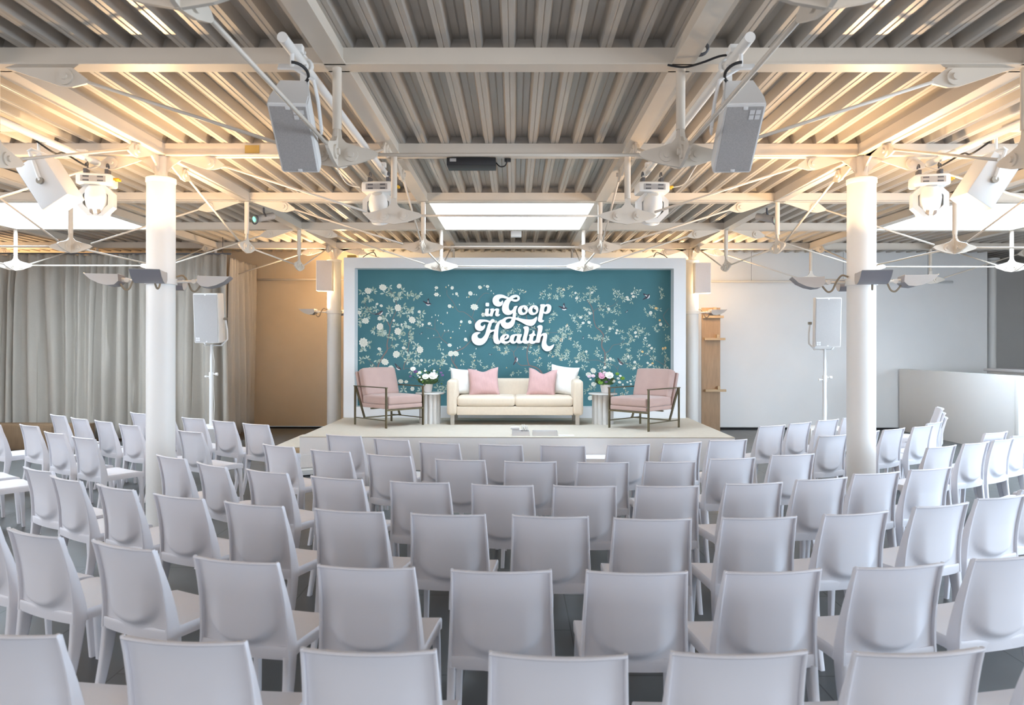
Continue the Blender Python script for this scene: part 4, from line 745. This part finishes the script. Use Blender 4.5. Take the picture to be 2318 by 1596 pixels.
def pillow(name, w, h, th, mt, loc, rot, label, notch=.0, lean=0):
    m = MB(); N = 18
    for side in (-1, 1):
        P_ = []
        for i in range(N + 1):
            u = -1 + 2 * i / N; row = []
            for j in range(N + 1):
                v = -1 + 2 * j / N
                e = (max(0, 1 - abs(u) ** 2.6) * max(0, 1 - abs(v) ** 2.6)) ** .5
                x = u * w / 2 * (1 - .085 * (1 - v * v)) ; z = v * h / 2 * (1 - .085 * (1 - u * u))
                if v > 0: z -= notch * math.exp(-(u / .42) ** 2) * v ** 2
                wr = .006 * math.sin(7 * u + 3 * v) * math.sin(5 * v - 2 * u) * e
                row.append((x, side * (th / 2 * e + wr * side), z))
            P_.append(row)
        m.grid(P_)
    bmesh.ops.remove_doubles(m.bm, verts=m.bm.verts, dist=.0005)
    o = m.build(name, mt, None, 80); o.location = loc; o.rotation_euler = rot
    return tag(o, label, 'cushion', 'cushions on the sofa')
R_ = math.radians
pillow('white_cushion', .44, .44, .15, 'whitecush', (-.80, 9.40, SZ + .655), (R_(-16), R_(4), R_(10)), 'white square cushion at the left end of the sofa')
pillow('pink_cushion', .50, .47, .16, 'pinkcush', (-.46, 9.29, SZ + .66), (R_(-20), R_(-3), R_(3)), 'pink square cushion on the left half of the sofa, with pointed corners', .05)
pillow('pink_cushion', .47, .47, .16, 'pinkcush', (.48, 9.29, SZ + .65), (R_(-20), R_(4), R_(-6)), 'pink square cushion on the right half of the sofa, dented at the top', .075)
pillow('white_cushion', .47, .49, .15, 'whitecush', (.83, 9.40, SZ + .68), (R_(-16), R_(7), R_(-14)), 'white square cushion at the right end of the sofa')
# armchairs: local front -Y
def armchair(x, y, rz, label):
    t = thing('armchair', label, 'armchair', (x, y, SZ), rz, 'pink velvet armchairs with brass frames'); hw, hd = .355, .40
    bar = .038; th = .014
    for sx in (-1, 1):
        X = sx * hw
        H = .615
        for Y in (-hd, hd): m = MB(); m.box((X, Y, H / 2), (th, bar, H)); m.build('leg', 'brass', t)
        m = MB(); m.box((X, 0, H - .008), (bar * .9, 2 * hd + bar, .014)); m.build('arm_rail', 'brass', t)
        m = MB(); m.box((X, 0, .115), (th, 2 * hd, .014)); m.build('side_stretcher', 'brass', t)
        m = MB(); a = Vector((X - sx * .012, .16, .115)); bb = Vector((X - sx * .012, .40, .60))
        dv = bb - a; ang = math.atan2(dv.y, dv.z)
        m.box((a + bb) / 2, (th, bar, dv.length), rot=Matrix.Rotation(-ang, 3, 'X')); m.build('back_support', 'brass', t)
    m = MB(); m.box((0, -hd, .268), (2 * hw, bar, .024)); m.box((0, .16, .125), (2 * hw, bar, .016)); m.box((0, 0.05, .268), (2 * hw - .1, .03, .02)); m.build('cross_rail', 'brass', t)
    place(cushion(.655, .70, .062, .014, puff=.002), (0, -.07, .315)).build('seat_base', 'velvet', t, 60)
    sc_ = place(cushion(.65, .66, .125, .028, puff=.016), (0, -.09, .412)).build('seat_cushion', 'velvet', t, 60)
    Rb = Matrix.Rotation(R_(-17), 4, 'X')
    place(cushion(.655, .055, .56, .014, puff=.002), (0, .345, .56), Rb).build('back_panel', 'velvet', t, 60)
    place(cushion(.63, .135, .43, .030, puff=.016), (0, .255, .665), Rb).build('back_cushion', 'velvet', t, 60)
    # piping
    m = MB()
    for z in (.468, .356):
        hx, hy0, hy1 = .318, -.412, .232; m.tube([(-hx, hy1, z), (-hx, hy0 + .02, z), (-hx + .02, hy0, z), (hx - .02, hy0, z), (hx, hy0 + .02, z), (hx, hy1, z)], .004, 6)
    m.build('piping', 'velvet', sc_)
    return t
armchair(-1.93, 8.95, math.radians(47), 'pink velvet armchair at the left of the stage, turned towards the sofa')
armchair(2.01, 8.62, math.radians(-45), 'pink velvet armchair at the right of the stage, turned towards the sofa')
# side tables
def side_table(x, y, label):
    t = thing('side_table', label, 'side table', (x, y, SZ), group='round fluted side tables')
    m = MB(); n = 11; pts = []
    for k in range(n):
        for j in range(8):
            a = 2 * PI * (k + j / 8) / n; rr = .136 + .036 * math.sin(PI * j / 8) ** .7; pts.append((rr * math.cos(a), rr * math.sin(a)))
    m.loft([[(px, py, 0) for px, py in pts], [(px, py, .465) for px, py in pts]]); m.build('fluted_base', 'concrete', t, 60)
    m = MB(); m.lathe([(.05, .465), (.222, .466), (.230, .472), (.230, .484), (.225, .49), (.01, .49)], n=40); m.build('table_top', 'concrete', t)
side_table(-1.315, 9.20, 'pale fluted round side table between the left armchair and the sofa')
side_table(1.445, 9.15, 'pale fluted round side table between the sofa and the right armchair')
def bloom(m, c, r, mt, layers=3, up=Vector((0, -.75, .66))):
    up = up.normalized(); q = Vector((0, 0, 1)).rotation_difference(up).to_matrix()
    m.use(mt)
    for L in range(layers):
        rr = r * (1 - .28 * L); n = 9 - 2 * L; tilt = .35 + .42 * L
        for k in range(n):
            a = 2 * PI * k / n + L * .4; ca, sa = math.cos(a), math.sin(a); wv = rr * .42
            def pp(u, v): 
                z = rr * u * math.sin(tilt) * .9 + .02 * r * L; ra = rr * u * math.cos(tilt)
                return c + q @ Vector((ra * ca - v * wv * sa, ra * sa + v * wv * ca, z))
            m.grid([[pp(.05, -.3), pp(.05, .3)], [pp(.5, -.9), pp(.5, .9)], [pp(.85, -.8), pp(.85, .8)], [pp(1.05, -.3), pp(1.05, .3)]], True)
    m.ell(c + q @ Vector((0, 0, r * .25)), (r * .45, r * .45, r * .35), 8, 6)
def leaf3(m, p, d, l, w):
    d = d.normalized(); s = d.cross(Vector((0, 0, 1)))
    s = s.normalized() if s.length > .01 else Vector((1, 0, 0)); nrm = s.cross(d)
    m.grid([[p, p], [p + d * l * .35 - s * w + nrm * l * .05, p + d * l * .35 + s * w + nrm * l * .05], [p + d * l * .7 - s * w * .7, p + d * l * .7 + s * w * .7], [p + d * l - nrm * l * .1, p + d * l - nrm * l * .1]], True)
def bouquet(x, y, pr, ph, label, spec, seed, wide, tall):
    t = thing('flower_arrangement', label, 'flowers', (x, y, SZ + .49), group='potted flower arrangements')
    rn = random.Random(seed)
    m = MB(); m.lathe([(pr * .62, 0), (pr * .72, .005), (pr * .92, ph * .6), (pr, ph), (pr * .93, ph), (pr * .85, ph * .8), (.01, ph * .8)], n=28); m.build('pot', 'pot', t)
    m = MB(); m.use('green')
    for k in range(330):
        a = rn.uniform(0, 2 * PI); e = rn.uniform(-.25, 1.3); dv = Vector((math.cos(a) * math.cos(e), math.sin(a) * math.cos(e) * .8, math.sin(e)))
        R0 = rn.uniform(.25, .95); p = Vector((dv.x * wide * R0, dv.y * wide * .75 * R0, ph + .02 + max(dv.z, -.22) * tall * R0))
        m.use('lime' if rn.random() < .22 else 'green'); leaf3(m, p, dv + Vector((rn.uniform(-.6, .6), rn.uniform(-.6, .6), rn.uniform(-.5, .6))), rn.uniform(.03, .065), rn.uniform(.007, .014))
    m.use('green'); m.ell((0, 0, ph + tall * .30), (wide * .62, wide * .5, tall * .42), 12, 8)
    m.build('foliage', 'green', t)
    for i, (dx, dy, dz, r, mt) in enumerate(spec):
        m = MB(); bloom(m, Vector((dx, dy, ph + dz)), r, mt, 3 if r > .02 else 2)
        if r < .02: m.use('fyellow'); m.ell((dx, dy - .006, ph + dz + .006), (.004, .004, .004), 6, 5)
        m.build('bloom', mt, t)
bouquet(-1.345, 9.19, .078, .145, 'arrangement of white dahlias and dark foliage in a white pot on the left side table',
    [(.095, -.10, .115, .075, 'fwhite'), (-.025, -.11, .105, .058, 'fwhite'), (-.125, -.07, .17, .032, 'fwhite'), (-.12, -.10, .10, .018, 'fwhite'), (-.09, -.12, .06, .018, 'fwhite'), (-.15, -.08, .125, .016, 'fwhite'), (-.04, -.05, .20, .022, 'fwhite'), (.10, -.02, .20, .022, 'fwhite'), (-.20, -.02, .185, .035, 'fpurple'), (.21, -.02, .17, .022, 'fpurple'), (.235, -.03, .13, .024, 'fpurple'), (-.28, -.02, .11, .02, 'fpurple'), (-.24, 0, .225, .045, 'fwhite'), (-.16, -.1, .155, .016, 'fyellow'), (.0, -.12, .055, .022, 'fyellow')], 3, .27, .20)
bouquet(1.48, 9.13, .082, .14, 'pink roses, cream dahlia and lime leaves in a white pot on the right table',
    [(.05, -.09, .135, .07, 'fwhite'), (-.07, -.11, .12, .052, 'fpink'), (-.02, -.06, .175, .035, 'fblush'), (-.09, -.07, .16, .035, 'fpink'), (-.20, -.06, .13, .035, 'fblush'), (-.26, -.03, .12, .03, 'fblush'), (.0, -.12, .045, .028, 'fpurple'), (.04, -.12, .08, .028, 'fpurple'), (.12, -.08, .05, .032, 'fwhite'), (.20, -.04, .09, .026, 'fwhite'), (.22, -.05, .03, .028, 'fwhite'), (.27, -.02, .09, .038, 'lime'), (.19, 0, .16, .032, 'lime'), (-.09, -.12, .03, .040, 'lime'), (.235, -.03, .13, .022, 'fwhite'), (-.24, -.04, .075, .02, 'fwhite')], 5, .26, .19)
# cards and trays on the stage edge
t = thing('card_tray', 'open pale card tray holding note cards at the front edge of the stage', 'tray', (.125, 7.66, SZ))
def tray_mesh(m, w, d, h, th=.004):
    m.box((0, 0, th / 2), (w, d, th)); m.box((0, -d / 2, h / 2), (w, th, h)); m.box((0, d / 2, h / 2), (w, th, h)); m.box((-w / 2, 0, h / 2), (th, d, h)); m.box((w / 2, 0, h / 2), (th, d, h))
m = MB(); tray_mesh(m, .235, .15, .062); m.build('tray_body', 'card', t)
for k in range(9):
    m = MB(); m.box((0, 0, 0), (.003, .11, .125)); o = m.build('note_card', 'paper'); o.location = (.125 + .03 + k * .0095, 7.66 + (k % 3 - 1) * .008, SZ + .068 + (.022 if k in (1, 4) else 0)); o.rotation_euler = (0, math.radians(-22 + k * .8), 0)
    tag(o, 'white note card leaning in the card tray, %s from the left' % ORD[k], 'card', 'note cards in the tray')
for k in range(2):
    t = thing('card_stack', ['upper', 'lower'][k] + ' small stack of white cards in the left part of the card tray', 'cards', (.065 - .02 * (1 - k), 7.66, SZ + (.066 + .033 * (1 - k) if True else 0)))
    m = MB()
    for j in range(6): m.box((0.001 * (j % 2), 0, -.012 + j * .0046), (.12, .10, .004))
    m.build('cards', 'paper', t)
t = thing('clear_tray', 'shallow clear plastic tray lying beside the card tray on the stage edge', 'tray', (.46, 7.66, SZ)); m = MB(); tray_mesh(m, .34, .17, .062, .006); m.build('tray_body', 'clear', t)
m = MB(); m.box((.755, 7.62, SZ + .003), (.215, .12, .005), rot=math.radians(-2)); tag(m.build('paper_card', 'paper'), 'single white card lying flat at the stage edge right of the trays', 'card')
# floor monitor
t = thing('stage_monitor', 'small white wedge monitor speaker on the floor at the front left corner of the stage', 'speaker', (-2.72, 7.13, 0), math.radians(30))
m = MB(); pr = [(-.20, 0.02), (.17, 0.02), (.21, .08), (.16, .21), (.06, .25), (-.21, .10)]
m.prism([(-.17, y, z) for y, z in pr], (.34, 0, 0)); bmesh.ops.bevel(m.bm, geom=m.bm.edges[:], offset=.012, segments=2, affect='EDGES'); m._tag(m.bm.faces, True); m.build('cabinet', 'spk', t)
m = MB(); dv = Vector((0, .27, .15)).normalized(); m.box((0, -.078, .180), (.30, .27, .008), rot=Matrix.Rotation(math.atan2(.15, .27), 3, 'X')); m.build('grille', 'grille', t)
m = MB(); m.box((.172, 0.05, .12), (.004, .15, .012), rot=Matrix.Rotation(.9, 3, 'X')); m.cyl((.17, .12, .07), (.176, .12, .07), .012, 8); m.build('handle', 'black', t)
m = MB(); m.box((0, 0, .01), (.26, .28, .02)); m.build('foot', 'black', t)

# ================================================================ speakers on poles, standing on subwoofers
def pole_speaker(x, y, rz, tilt, sx, label_s, label_p, label_b, zc):
    t = thing('subwoofer', label_b, 'subwoofer', (x, y, 0), rz, 'subwoofers under pole speakers')
    m = MB(); m.box((0, 0, .205), (.56, .50, .35), bevel=.012); m.build('cabinet', 'spk', t)
    m = MB(); m.box((0, -.252, .205), (.50, .008, .29)); m.build('grille', 'grille', t)
    m = MB(); [m.box((a * .22, b_ * .19, .015), (.05, .05, .03)) for a in (-1, 1) for b_ in (-1, 1)]; m.build('foot', 'black', t)
    t = thing('speaker_pole', label_p, 'speaker pole', (x, y, .38)); H = zc - .38 - .44
    m = MB(); m.cyl((0, 0, 0), (0, 0, H * .62), .030, 16); m.build('lower_tube', 'spk', t)
    m = MB(); m.cyl((0, 0, H * .6), (0, 0, H), .022, 16); m.build('upper_tube', 'spk', t)
    m = MB(); m.cyl((0, 0, H * .58), (0, 0, H * .66), .036, 16); m.build('collar', 'spk', t)
    for k, (dx, dz) in enumerate(((.09, .635), (-.08, .605))):
        m = MB(); m.cyl((0, 0, H * dz), (dx, -.01, H * dz), .009, 8); m.cyl((dx * .85, -.01, H * dz), (dx * 1.25, -.01, H * dz), .025 if k == 0 else .017, 12); m.build('clamp_knob', 'spk', t)
    m = MB(); m.tube([(.03, .02, 0), (.045, .02, H * .25), (.025, .025, H * .5), (.04, .02, H * .8), (.0, .02, H)], .006, 6); m.build('cable', 'spk', t)
    t = thing('loudspeaker', label_s, 'speaker', (x, y, zc), rot=(math.radians(tilt), 0, rz), group='large loudspeakers on poles')
    speaker_cabinet(t, .40, .80, .40, .35, 'bottom_left')
    m = MB()
    for e in (-1, 1): m.tube([(e * .225, .02, -.02), (e * .235, .05, -.20), (e * .215, .10, -.36), (e * .13, .06, -.455)], .014, 8)
    m.box((0, .04, -.458), (.30, .08, .014), bevel=.004); bk = m.build('bracket', 'spk', t)
    for e in (-1, 1): m = MB(); m.cyl((e * .20, .02, -.02), (e * .255, .02, -.02), .022, 12); m.build('bracket_knob', 'chrome', bk)
pole_speaker(-4.93, 9.45, math.radians(-1), 5, -1, 'big white loudspeaker with grey grille on a pole in front of the drape, left', 'white telescopic speaker pole in front of the drape, left', 'white subwoofer with grey grille under the left pole speaker', 2.145)
pole_speaker(5.10, 9.45, math.radians(-8), 4, 1, 'big white loudspeaker with grey grille on a pole in front of the white wall, right', 'white telescopic speaker pole in front of the white wall, right', 'white subwoofer with grey grille under the right pole speaker', 2.09)
def column_speaker(x, z, rz, label):
    t = thing('column_speaker', label, 'speaker', (x, 10.72, z), rz, 'white box speakers on far columns')
    m = MB(); m.box((0, 0, 0), (.285, .20, .55), bevel=.008); m.build('cabinet', 'spk', t)
    m = MB(); m.use('gwhite'); m.box((0, -.102, 0), (.262, .008, .525)); m.build('grille', 'gwhite', t)
    m = MB(); m.box((-.05 if x < 0 else .05, .13, .1), (.05, .10, .05)); m.build('bracket', 'spk', t)
column_speaker(-3.40, 2.95, math.radians(6), 'white box speaker with pale grille mounted beside the far left column')
column_speaker(3.42, 2.92, math.radians(-3), 'white box speaker with pale grille mounted beside the far right column')

# ================================================================ drape, cabinet, partition, wooden racks
def drape(name, p0, p1, z0, z1, amp, pleats, label, seed, header=.10):
    rn = random.Random(seed); p0 = Vector(p0); p1 = Vector(p1); L = (p1 - p0).length; u = (p1 - p0).normalized(); nv = Vector((-u.y, u.x))
    nx = pleats * 14; zs = [z1 - header, z1 - header * .7] + [z1 - header - (z1 - header - z0) * k / 14 for k in range(1, 15)]; zs = [z1, z1 - header * .5, z1 - header] + [z1 - header - (z1 - header - z0) * (k / 14) for k in range(1, 15)]
    ph = [rn.uniform(.55, 1.45) for _ in range(pleats + 1)]; ac = [0]
    for v in ph: ac.append(ac[-1] + v)
    tot = ac[pleats]; P_ = []; drift = [rn.uniform(-.5, .5) for _ in range(pleats + 2)]
    for i in range(nx + 1):
        s = i / nx * pleats; k = min(int(s), pleats - 1); f = s - k; x = (ac[k] + f * ph[k]) / tot * L; row = []
        for z in zs:
            h = (z1 - z) / (z1 - z0); a = amp * (.35 + .65 * min(1, h * 5)) * (.7 + .6 * ((k * 37) % 7) / 7); sw = (drift[k] * (1 - f) + drift[k + 1] * f) * 2.2
            c = math.sin(2 * PI * f + .5 * math.sin(2.2 * h + k * 1.7)); y = a * (abs(c) ** .75 * (1 if c > 0 else -1)) + .03 * math.sin(3 * h + k) + .022 * math.sin(4 * PI * f + k) * (1 - .6 * h)
            xx = x + sw * .05 * h; q = p0 + u * xx + nv * y; row.append((q.x, q.y, z + (.006 * math.sin(9 * s) if z == z1 else 0)))
        P_.append(row)
    m = MB(); m.grid(P_); ctr = (p0 + p1) / 2; bmesh.ops.translate(m.bm, verts=m.bm.verts, vec=(-ctr.x, -ctr.y, 0))
    o = m.build(name, 'curtain', None, 80, loc=(ctr.x, ctr.y, 0)); md = o.modifiers.new('thickness', 'SOLIDIFY'); md.thickness = .004
    return tag(o, label, 'curtain')
drape('curtain', (-9.6, 10.33), (-5.00, 10.33), .06, 3.285, .085, 18, 'long grey-green pleated drape hanging along the left rear of the room', 2)
drape('curtain', (-5.08, 10.62), (-5.12, 11.95), .06, 3.27, .05, 6, 'short return length of drape turning back towards the warmly lit back wall', 4)
t = thing('curtain_track', 'thin dark track carrying the drape at the left rear', 'curtain track', (-7.3, 10.33, 3.30)); m = MB(); m.box((0, 0, 0), (4.7, .03, .03)); m.build('rail', 'dgrey', t)
m = MB(); [m.cyl((x, 0, 0), (x, 0, ZD - 3.30), .006, 6) for x in (-2, -.5, 1.0, 2.2)]; m.build('hanger', 'dgrey', t)
t = thing('low_cabinet', 'low brown wooden cabinet standing behind the chairs at the far left', 'cabinet', (-7.75, 9.35, 0))
m = MB(); m.box((0, 0, .21), (1.7, .42, .40), bevel=.006); m.build('carcass', 'brownwood', t)
for k in range(4): m = MB(); m.box((-.63 + k * .42, -.216, .21), (.40, .014, .36), bevel=.003); m.build('door', 'brownwood', t)
# low white partition with wall beyond
t = thing('partition', 'low white partition wall running from the back wall towards the camera at the right', 'partition', (7.88, 10.55, 0))
m = MB(); m.box((0, .0, .62), (.16, 3.45, 1.24), bevel=.004); m.build('panel', 'stainwhite', t)
m = MB(); m.box((0.02, -1.76, .615), (.26, .09, 1.23), bevel=.008); m.build('end_post', 'white', t)
t = thing('counter', 'low grey-topped counter just visible behind the partition at the right edge', 'counter', (9.3, 10.2, 0)); m = MB(); m.box((0, 0, .62), (.7, 2.2, 1.24), bevel=.01); m.build('body', 'stainwhite', t); m = MB(); m.box((0, 0, 1.26), (.8, 2.3, .05), bevel=.01); m.build('worktop', 'card', t)
t = thing('timber_panel', 'tall raw plywood panel with timber battens behind the far right column', 'wooden panel', (3.86, 11.75, 0))
m = MB(); m.box((0, 0, 1.22), (.36, .03, 2.44)); m.build('board', 'wood', t)
for z, dx in ((2.36, .0), (2.26, .03), (1.83, .06), (.83, .08)):
    m = MB(); m.box((dx, -.05, z), (.40, .07, .045)); m.box((dx + .06, -.06, z + .05), (.05, .05, .07)); m.build('batten', 'wood2', t)
# ================================================================ white chairs
def interp(tab, z):
    for (z0, v0), (z1, v1) in zip(tab, tab[1:]):
        if z <= z1: 
            t = max(0, (z - z0) / (z1 - z0)); t2 = t
            return v0 + (v1 - v0) * t2
    return tab[-1][1]
YS = [(0, -.262), (.08, -.243), (.16, -.226), (.24, -.213), (.32, -.204), (.40, -.199), (.46, -.197), (.52, -.199), (.58, -.205), (.64, -.214), (.70, -.227), (.76, -.242), (.82, -.260)]     # rear edge of the side frame
HW = [(0, .226), (.20, .222), (.40, .219), (.50, .214), (.60, .209), (.70, .205), (.82, .200)]
def rsec(cx, cy, z, w, d, tilt=0.0, r=.35):
    """rounded-rectangle section, 12 points"""
    pts = []
    for k in range(12):
        a = 2 * PI * k / 12 + PI / 12; c, s = math.cos(a), math.sin(a)
        px = math.copysign(abs(c) ** r, c) * w / 2; py = math.copysign(abs(s) ** r, s) * d / 2
        pts.append((cx + px, cy + py, z + py * tilt))
    return pts
def make_chair():
    t = thing('chair', '', 'chair')
    # rear shell: concave panel with a rounded bulge that tucks in at the bottom
    NX, NZ = 32, 44; zb, zt = .392, .812
    def yrear(x, z):
        hw = interp(HW, z); u = x / hw; base = interp(YS, z)
        c = (1 - u * u)
        y = base + .016 - .030 * c * (.55 + .45 * (z - zb) / (zt - zb))        # plan curve, centre further back
        q = min(1, abs(x) / .180); zb2 = .438 + .165 * (1 - math.sqrt(max(0, 1 - q ** 2.2)))
        a = max(0, min(1, (z - zb2) / .042)); a = a * a * (3 - 2 * a)
        l = max(0, min(1, (.186 - abs(x)) / .10)); l = l * l * (3 - 2 * l)
        f = max(0, min(1, (.80 - z) / .34)); f = f * f * (3 - 2 * f)
        return y - .034 * a * l * f
    m = MB()
    def panel(off, flip):
        P_ = []
        for i in range(NZ + 1):
            z = zb + (zt - zb) * i / NZ; hw = interp(HW, z) - .006; P_.append([(hw * (-1 + 2 * j / NX), yrear(hw * (-1 + 2 * j / NX), z) + off, z) for j in range(NX + 1)])
        return m.grid(P_)
    A = panel(0, False); Bv = panel(.011, True)
    for i in range(NZ):
        for j in (0, NX):
            try: m.bm.faces.new((A[i][j], A[i + 1][j], Bv[i + 1][j], Bv[i][j]))
            except ValueError: pass
    for j in range(NX):
        for i in (0, NZ):
            try: m.bm.faces.new((A[i][j], A[i][j + 1], Bv[i][j + 1], Bv[i][j]))
            except ValueError: pass
    m._tag(m.bm.faces, True)
    # side frames above the seat
    for s in (-1, 1):
        rings = []
        for k in range(15):
            z = .40 + .42 * k / 14; f = k / 14; w = .016 - .006 * f; d = .062 * (1 - f) ** 1.1 + .016
            rings.append(rsec(s * (interp(HW, z) - w / 2), interp(YS, z) + d / 2 - .003, z, w, d))
        m.loft(rings)
    # top rail following the plan curve
    rings = []
    for k in range(21):
        u = -1 + 2 * k / 20; x = u * .199; y = -.260 + .006 - .030 * (1 - u * u) ; c = Vector((x, y, .813)); rings.append([(c.x, c.y + .0085 * math.cos(a), c.z + .0065 * math.sin(a)) for a in [2 * PI * q / 8 for q in range(8)]])
    m.loft(rings)
    m.build('backrest', 'chair', t, 50)
    # seat: saddled slab with rolled front
    m = MB(); NX, NY = 16, 18; P_ = []
    def zt_(x, y): 
        u = x / .215; return .452 - .012 * (1 - u * u) * math.cos(max(-1, min(1, (y - .0) / .22)) * 1.2) - .010 * max(0, (y - .14) / .08) ** 2
    for i in range(NY + 1):
        y = -.195 + .415 * i / NY; hw = .212 + .006 * (i / NY); P_.append([(hw * (-1 + 2 * j / NX), y, zt_(hw * (-1 + 2 * j / NX), y)) for j in range(NX + 1)])
    V = m.grid(P_)
    rim = [V[0][j] for j in range(NX + 1)] + [V[i][NX] for i in range(1, NY + 1)] + [V[NY][j] for j in range(NX - 1, -1, -1)] + [V[i][0] for i in range(NY - 1, 0, -1)]
    prev = rim
    for (dz, k) in ((-.006, 1.012), (-.014, 1.018), (-.052, 1.012)):
        cur = []
        for v, r0 in zip(prev, rim):
            front = max(0, (r0.co.y - .0) / .22); arch = 0
            cur.append(m.bm.verts.new((r0.co.x * k, (r0.co.y - .01) * k + .01, r0.co.z + dz)))
        for i in range(len(rim)):
            j = (i + 1) % len(rim); m._tag([m.bm.faces.new((prev[i], prev[j], cur[j], cur[i]))], True)
        prev = cur
    inner = [m.bm.verts.new((v.co.x * .94, (v.co.y - .01) * .94 + .01, v.co.z)) for v in prev]
    for i in range(len(rim)):
        j = (i + 1) % len(rim); m._tag([m.bm.faces.new((prev[i], prev[j], inner[j], inner[i]))], False)
    und = [m.bm.verts.new((v.co.x, v.co.y, v.co.z + .03)) for v in inner]
    for i in range(len(rim)):
        j = (i + 1) % len(rim); m._tag([m.bm.faces.new((inner[i], inner[j], und[j], und[i]))], False)
    m._tag([m.bm.faces.new(und)], False)
    m.build('seat', 'chair', t, 40)
    for s in (-1, 1):
        m = MB(); rings = []
        for k in range(9):
            z = .405 * k / 8; f = k / 8; w = .028 + .006 * f; d = .030 + .038 * f ** 1.3; rings.append(rsec(s * (interp(HW, z) - w / 2), interp(YS, z) + d / 2 - .002, z, w, d))
        m.loft(rings); m.build('leg', 'chair', t, 50)
        m = MB(); rings = []
        for k in range(9):
            z = .415 * k / 8; f = k / 8; w = .026 + .008 * f + .02 * max(0, f - .8) * 5 * .3; d = .026 + .018 * f + .05 * max(0, f - .82) * 3; rings.append(rsec(s * (.222 - .006 * f - w / 2), .232 - .014 * f - d / 2, z, w, d))
        m.loft(rings); m.build('leg', 'chair', t, 50)
    return t
chair0 = make_chair(); used = [False]
def put_chair(x, y, yaw, label, group, z=0.0):
    if not used[0]:
        used[0] = True; chair0.location = (x, y, z); chair0.rotation_euler = (0, 0, math.radians(yaw)); chair0['label'] = label; chair0['group'] = group; return chair0
    return dup(chair0, (x, y, z), math.radians(yaw), label, group)
rown = {'A': 'the row nearest the camera', 'B': 'the second row from the camera', 'C': 'the long third row from the camera', 'D': 'the long fourth row from the camera', 'E': 'the fifth row from the camera', 'F': 'the front row facing the stage',
        'G': "the left block's back row", 'H': "the left block's middle row", 'I': "the left block's front row by the drape", 'J': "the right block's front row", 'K': "the right block's second row", 'L': "the right block's back row"}
cnt = {}
tot = {}
for g, x, y, yaw in CHAIRS: tot[g] = tot.get(g, 0) + 1
for g, x, y, yaw in CHAIRS:
    k = cnt.get(g, 0); cnt[g] = k + 1
    pos = 'leftmost' if k == 0 else ('rightmost' if k == tot[g] - 1 else ORD[k] + ' from the left')
    put_chair(x, y, yaw, 'white plastic chair, %s in %s' % (pos, rown[g]), 'white plastic chairs in rows')
put_chair(-4.53, 4.03, -40, 'nearer of two white chairs at the left photo edge, only the seat showing', 'white plastic chairs in rows')
put_chair(-4.97, 4.40, -38, 'farther of two white chairs at the left photo edge, only the seat showing', 'white plastic chairs in rows')
put_chair(4.18, 3.43, 35, 'nearer of two white chairs at the right photo edge, only the seat showing', 'white plastic chairs in rows')
put_chair(4.66, 3.80, 35, 'farther of two white chairs at the right photo edge, only the seat showing', 'white plastic chairs in rows')
for k in range(3): put_chair(5.16 - .02 * k, 6.74 + .008 * k, 68, 'white plastic chair in the small stack near the partition, %s of three' % ['bottom', 'middle', 'top'][k], 'stacked white plastic chairs', z=.056 * k)
put_chair(4.56, 4.80, 30, 'white plastic chair stacked on top of another in the back row of the right block', 'stacked white plastic chairs', z=.056)
